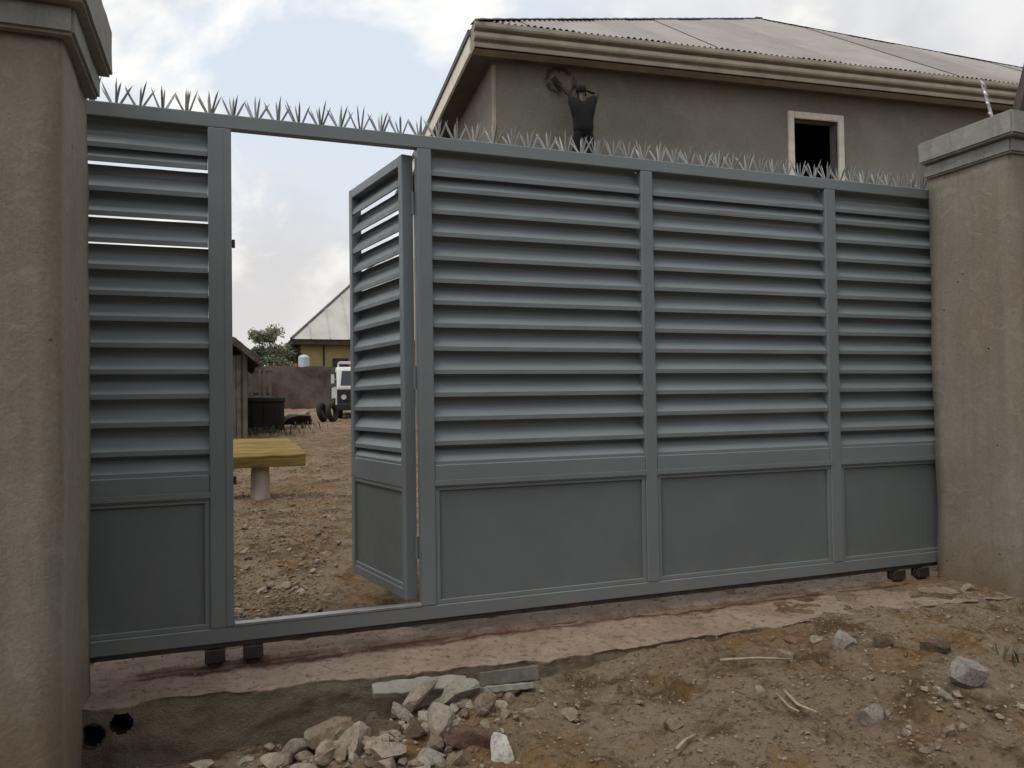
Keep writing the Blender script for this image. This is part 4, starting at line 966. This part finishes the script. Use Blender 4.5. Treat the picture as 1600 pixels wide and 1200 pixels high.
rk.build('roof_rack', 'truck_white', tk)

# post fence between shed and far wall
fc = tag(empty('post_fence', (0.95, 20.0, gz(0.95, 20)-0.02)), 'short run of pale upright posts behind the black storage box', 'fence')
for q, x in enumerate((-0.24, -0.02, 0.10, 0.27)): MB().box(x-0.035, x+0.035, -0.03, 0.03, 0, 1.68-0.05*q).build('fence_post', 'shed_board_pale', fc, bevel=0.006)
for z in (0.86, 1.62-0.10): MB().box(-0.30, 0.34, 0.031, 0.06, z, z+0.07).build('fence_rail', 'shed_board', fc)

tag(MB().box(-3.4, -3.2, 0.6, 30.9, -0.2, 2.9).build('compound_or_added_wall', 'block_wall'), 'added unseen block wall along the left side of the yard, shading the open door', 'wall')  # side wall added out of view to shade the open door leaf
# far compound wall
wl = MB(); rb = random.Random(4)
top_r = []
for i in range(41):
    x = -6+14.5*i/40; top_r.append((x, 2.90+rb.uniform(-.04, .04)))
rings = [[(x, 31.0, 0.5), (x, 31.2, 0.5), (x, 31.2, z), (x, 31.0, z)] for x, z in top_r]
wl.loft(rings); tag(wl.build('compound_or_added_wall', 'block_wall'), 'stained brown block wall closing off the far end of the yard', 'wall')

# far house with pale hipped roof
fh = tag(empty('far_house', (9.6, 41.0, 1.2)), 'ochre house with pale sheet roof at the far end of the yard', 'house')
MB().box(-6.1, 6.0, -5.0, 5.0, -0.3, 3.0).build('wall', 'ochre_wall', fh)
MB().box(-6.55, 6.5, -5.5, 5.5, 3.002, 3.26).build('eave_board', 'dark_timber', fh)
rf = MB(); E_ = [(-6.6, -5.55, 3.262), (6.55, -5.55, 3.262), (6.55, 5.55, 3.262), (-6.6, 5.55, 3.262)]; ra, rb_ = (-1.0, 0, 8.6), (1.0, 0, 8.6)
rf.add(E_+[ra, rb_], [(0, 1, 5, 4), (1, 2, 5), (2, 3, 4, 5), (3, 0, 4), (3, 2, 1, 0)]); rfo = rf.build('roof', 'far_roof_sheet', fh)
for i in range(1, 15):
    x = -6.6+i*0.94; t_ = 1.0 if -1 <= x <= 1 else (x+6.6)/5.6 if x < -1 else (6.55-x)/5.55
    p0_ = Vector((x, -5.55, 3.262)); p1 = Vector((x, -5.55+5.55*t_, 3.262+5.338*t_)); nn_ = Vector((0, -0.69, 0.72))*0.02
    mb = MB(); mb.tube([p0_+nn_, p1+nn_], 0.03, 5); mb.build('seam', 'far_roof_sheet', rfo)
mb = MB(); mb.tube([(-6.6, -5.55, 3.27), (-1.0, 0, 8.62)], 0.07, 6); mb.build('hip_cap', 'ridge_dark', rfo)
MB().box(-4.55, -3.75, -5.04, -5.001, 0.0, 2.35).build('door', 'dark_timber', fh)
MB().box(-5.02, -4.94, -5.05, -5.001, 0.0, 3.0).build('downpipe', 'dark_timber', fh)
MB().box(-2.6, -1.3, -5.04, -5.001, 1.0, 2.3).build('window', 'dark_glass', fh)
tn = MB(); tn.tube([(3.42, 33.5, 2.92), (3.42, 33.5, 2.96), (3.42, 33.5, 3.42), (3.42, 33.5, 3.50), (3.42, 33.5, 3.56)], [0.24, 0.26, 0.26, 0.22, 0.08], 18)
tko = tag(tn.build('water_tank', 'tank_blue', smooth=False), 'small pale blue water tank seen over the far wall', 'tank')
st_ = MB()
for (a, b) in ((-0.2, -0.2), (0.2, -0.2), (0.2, 0.2), (-0.2, 0.2)): st_.box(3.42+a-.03, 3.42+a+.03, 33.5+b-.03, 33.5+b+.03, 1.0, 2.918)
st_.build('stand', 'rust_steel', tko)

# trees behind the far wall
def tree(x, y, h, rad, mat, leaf, n, label, seed, crown_z=0.62, flat=0.8):
    r = random.Random(seed); z0 = gz(x, y); t = tag(empty('tree', (x, y, z0)), label, 'tree', 'trees behind the far wall')
    mb = MB(); mb.tube([(0, 0, -0.1), (0.05, 0.02, h*0.25), (-0.03, 0.05, h*0.5), (0.05, 0, h*0.72)], [h*0.035, h*0.028, h*0.02, h*0.008], 9)
    tips = []
    for k_ in range(11):
        a = r.uniform(0, 6.28); z = h*r.uniform(0.28, 0.62); l = rad*r.uniform(0.55, 1.0)
        tip = (l*math.cos(a), l*math.sin(a), min(h*0.97, z+h*r.uniform(0.12, 0.36))); tips.append(tip)
        mb.tube([(0, 0, z), (tip[0]*0.5, tip[1]*0.5, z+(tip[2]-z)*0.65), tip], [h*0.012, h*0.008, h*0.003], 5)
    mb.build('trunk', 'bark', t, smooth=True)
    vs = []; fs = []
    cl = [(Vector(tp)+Vector((r.gauss(0, .2), r.gauss(0, .2), r.gauss(0, .15)))*rad*0.5, rad*r.uniform(0.22, 0.42)) for tp in tips for _ in range(3)]
    for k_ in range(n):
        c, s = r.choice(cl); d = Vector((r.gauss(0, 1), r.gauss(0, 1), r.gauss(0, 1)*flat)); d = d.normalized()*s*r.random()**0.45
        p = c+d; u = Vector((r.gauss(0, 1), r.gauss(0, 1), r.gauss(0, 1))).normalized(); w = u.orthogonal().normalized(); q = leaf*r.uniform(0.6, 1.3); o = len(vs)
        vs += [p-u*q, p+w*q*0.4, p+u*q, p-w*q*0.4]; fs.append((o, o+1, o+2, o+3))
    cm = MB(); cm.v = [tuple(v) for v in vs]; cm.f = fs; cm.mi = [0]*len(fs); cm.build('crown', mat, t)
tree(2.05, 36.5, 3.9, 1.15, 'leaf_olive', 0.10, 4200, 'loose olive green tree behind the far wall', 5)
tree(3.05, 38.5, 3.5, 0.9, 'leaf_olive', 0.10, 2600, 'smaller pale green tree next to the ochre house', 15)
tree(1.10, 34.0, 2.9, 0.8, 'leaf_dark', 0.09, 3600, 'low dark green tree over the far wall beside the shed', 25)

# weeds
def weeds(name, spots, label, hgt):
    r = random.Random(6); vs = []; fs = []
    for (x, y, n, sp) in spots:
        for _ in range(n):
            a = r.uniform(0, 6.28); bx_, by_ = x+r.gauss(0, sp), y+r.gauss(0, sp); z = gz(bx_, by_); h = hgt*r.uniform(0.4, 1.1); w = h*0.07; lx, ly = math.cos(a)*h*r.uniform(.2, .8), math.sin(a)*h*r.uniform(.2, .8); o = len(vs)
            vs += [(bx_-w*math.sin(a), by_+w*math.cos(a), z-.01), (bx_+w*math.sin(a), by_-w*math.cos(a), z-.01), (bx_+lx*.5+w*.8*math.sin(a), by_+ly*.5-w*.8*math.cos(a), z+h*.65), (bx_+lx*.5-w*.8*math.sin(a), by_+ly*.5+w*.8*math.cos(a), z+h*.65), (bx_+lx, by_+ly, z+h*.8)]
            fs += [(o, o+1, o+2, o+3), (o+3, o+2, o+4)]
    mb = MB(); mb.add(vs, fs); kind(mb.build(name, 'weed_green'), 'stuff', label, 'weeds')
weeds('yard_weeds', [(0.55, 15.8, 60, .25), (0.95, 16.2, 60, .2), (1.9, 17.5, 40, .3), (1.4, 15.4, 30, .3)], 'low weeds growing around the black storage box', 0.22)
weeds('weeds', [(3.55, -1.55, 40, .07), (4.28, -0.86, 40, .05), (3.5, -1.35, 20, .06)], 'small dark weeds in the dirt at the right edge', 0.09)

# ------------------------------------------------------------------ unseen house added behind the viewer to block low sky light
oh = tag(empty('light_blocker_house', (2.0, -14.5, -0.4)), 'added unseen house across the street blocking low sky light from the gate', 'house')
MB().box(-14, 14, -4.0, 4.0, -0.5, 5.4).build('wall', 'house_render', oh)
for q in range(6): MB().box(-12+q*4.4, -10.6+q*4.4, 4.001, 4.04, 3.0, 4.3).build('window', 'dark_glass', oh)
rf = MB(); rf.add([(-14.6, -4.6, 5.402), (14.6, -4.6, 5.402), (14.6, 4.6, 5.402), (-14.6, 4.6, 5.402), (-10, 0, 7.6), (10, 0, 7.6)], [(0, 1, 5, 4), (1, 2, 5), (2, 3, 4, 5), (3, 0, 4), (3, 2, 1, 0)])
rf.build('roof', 'far_roof_sheet', oh)
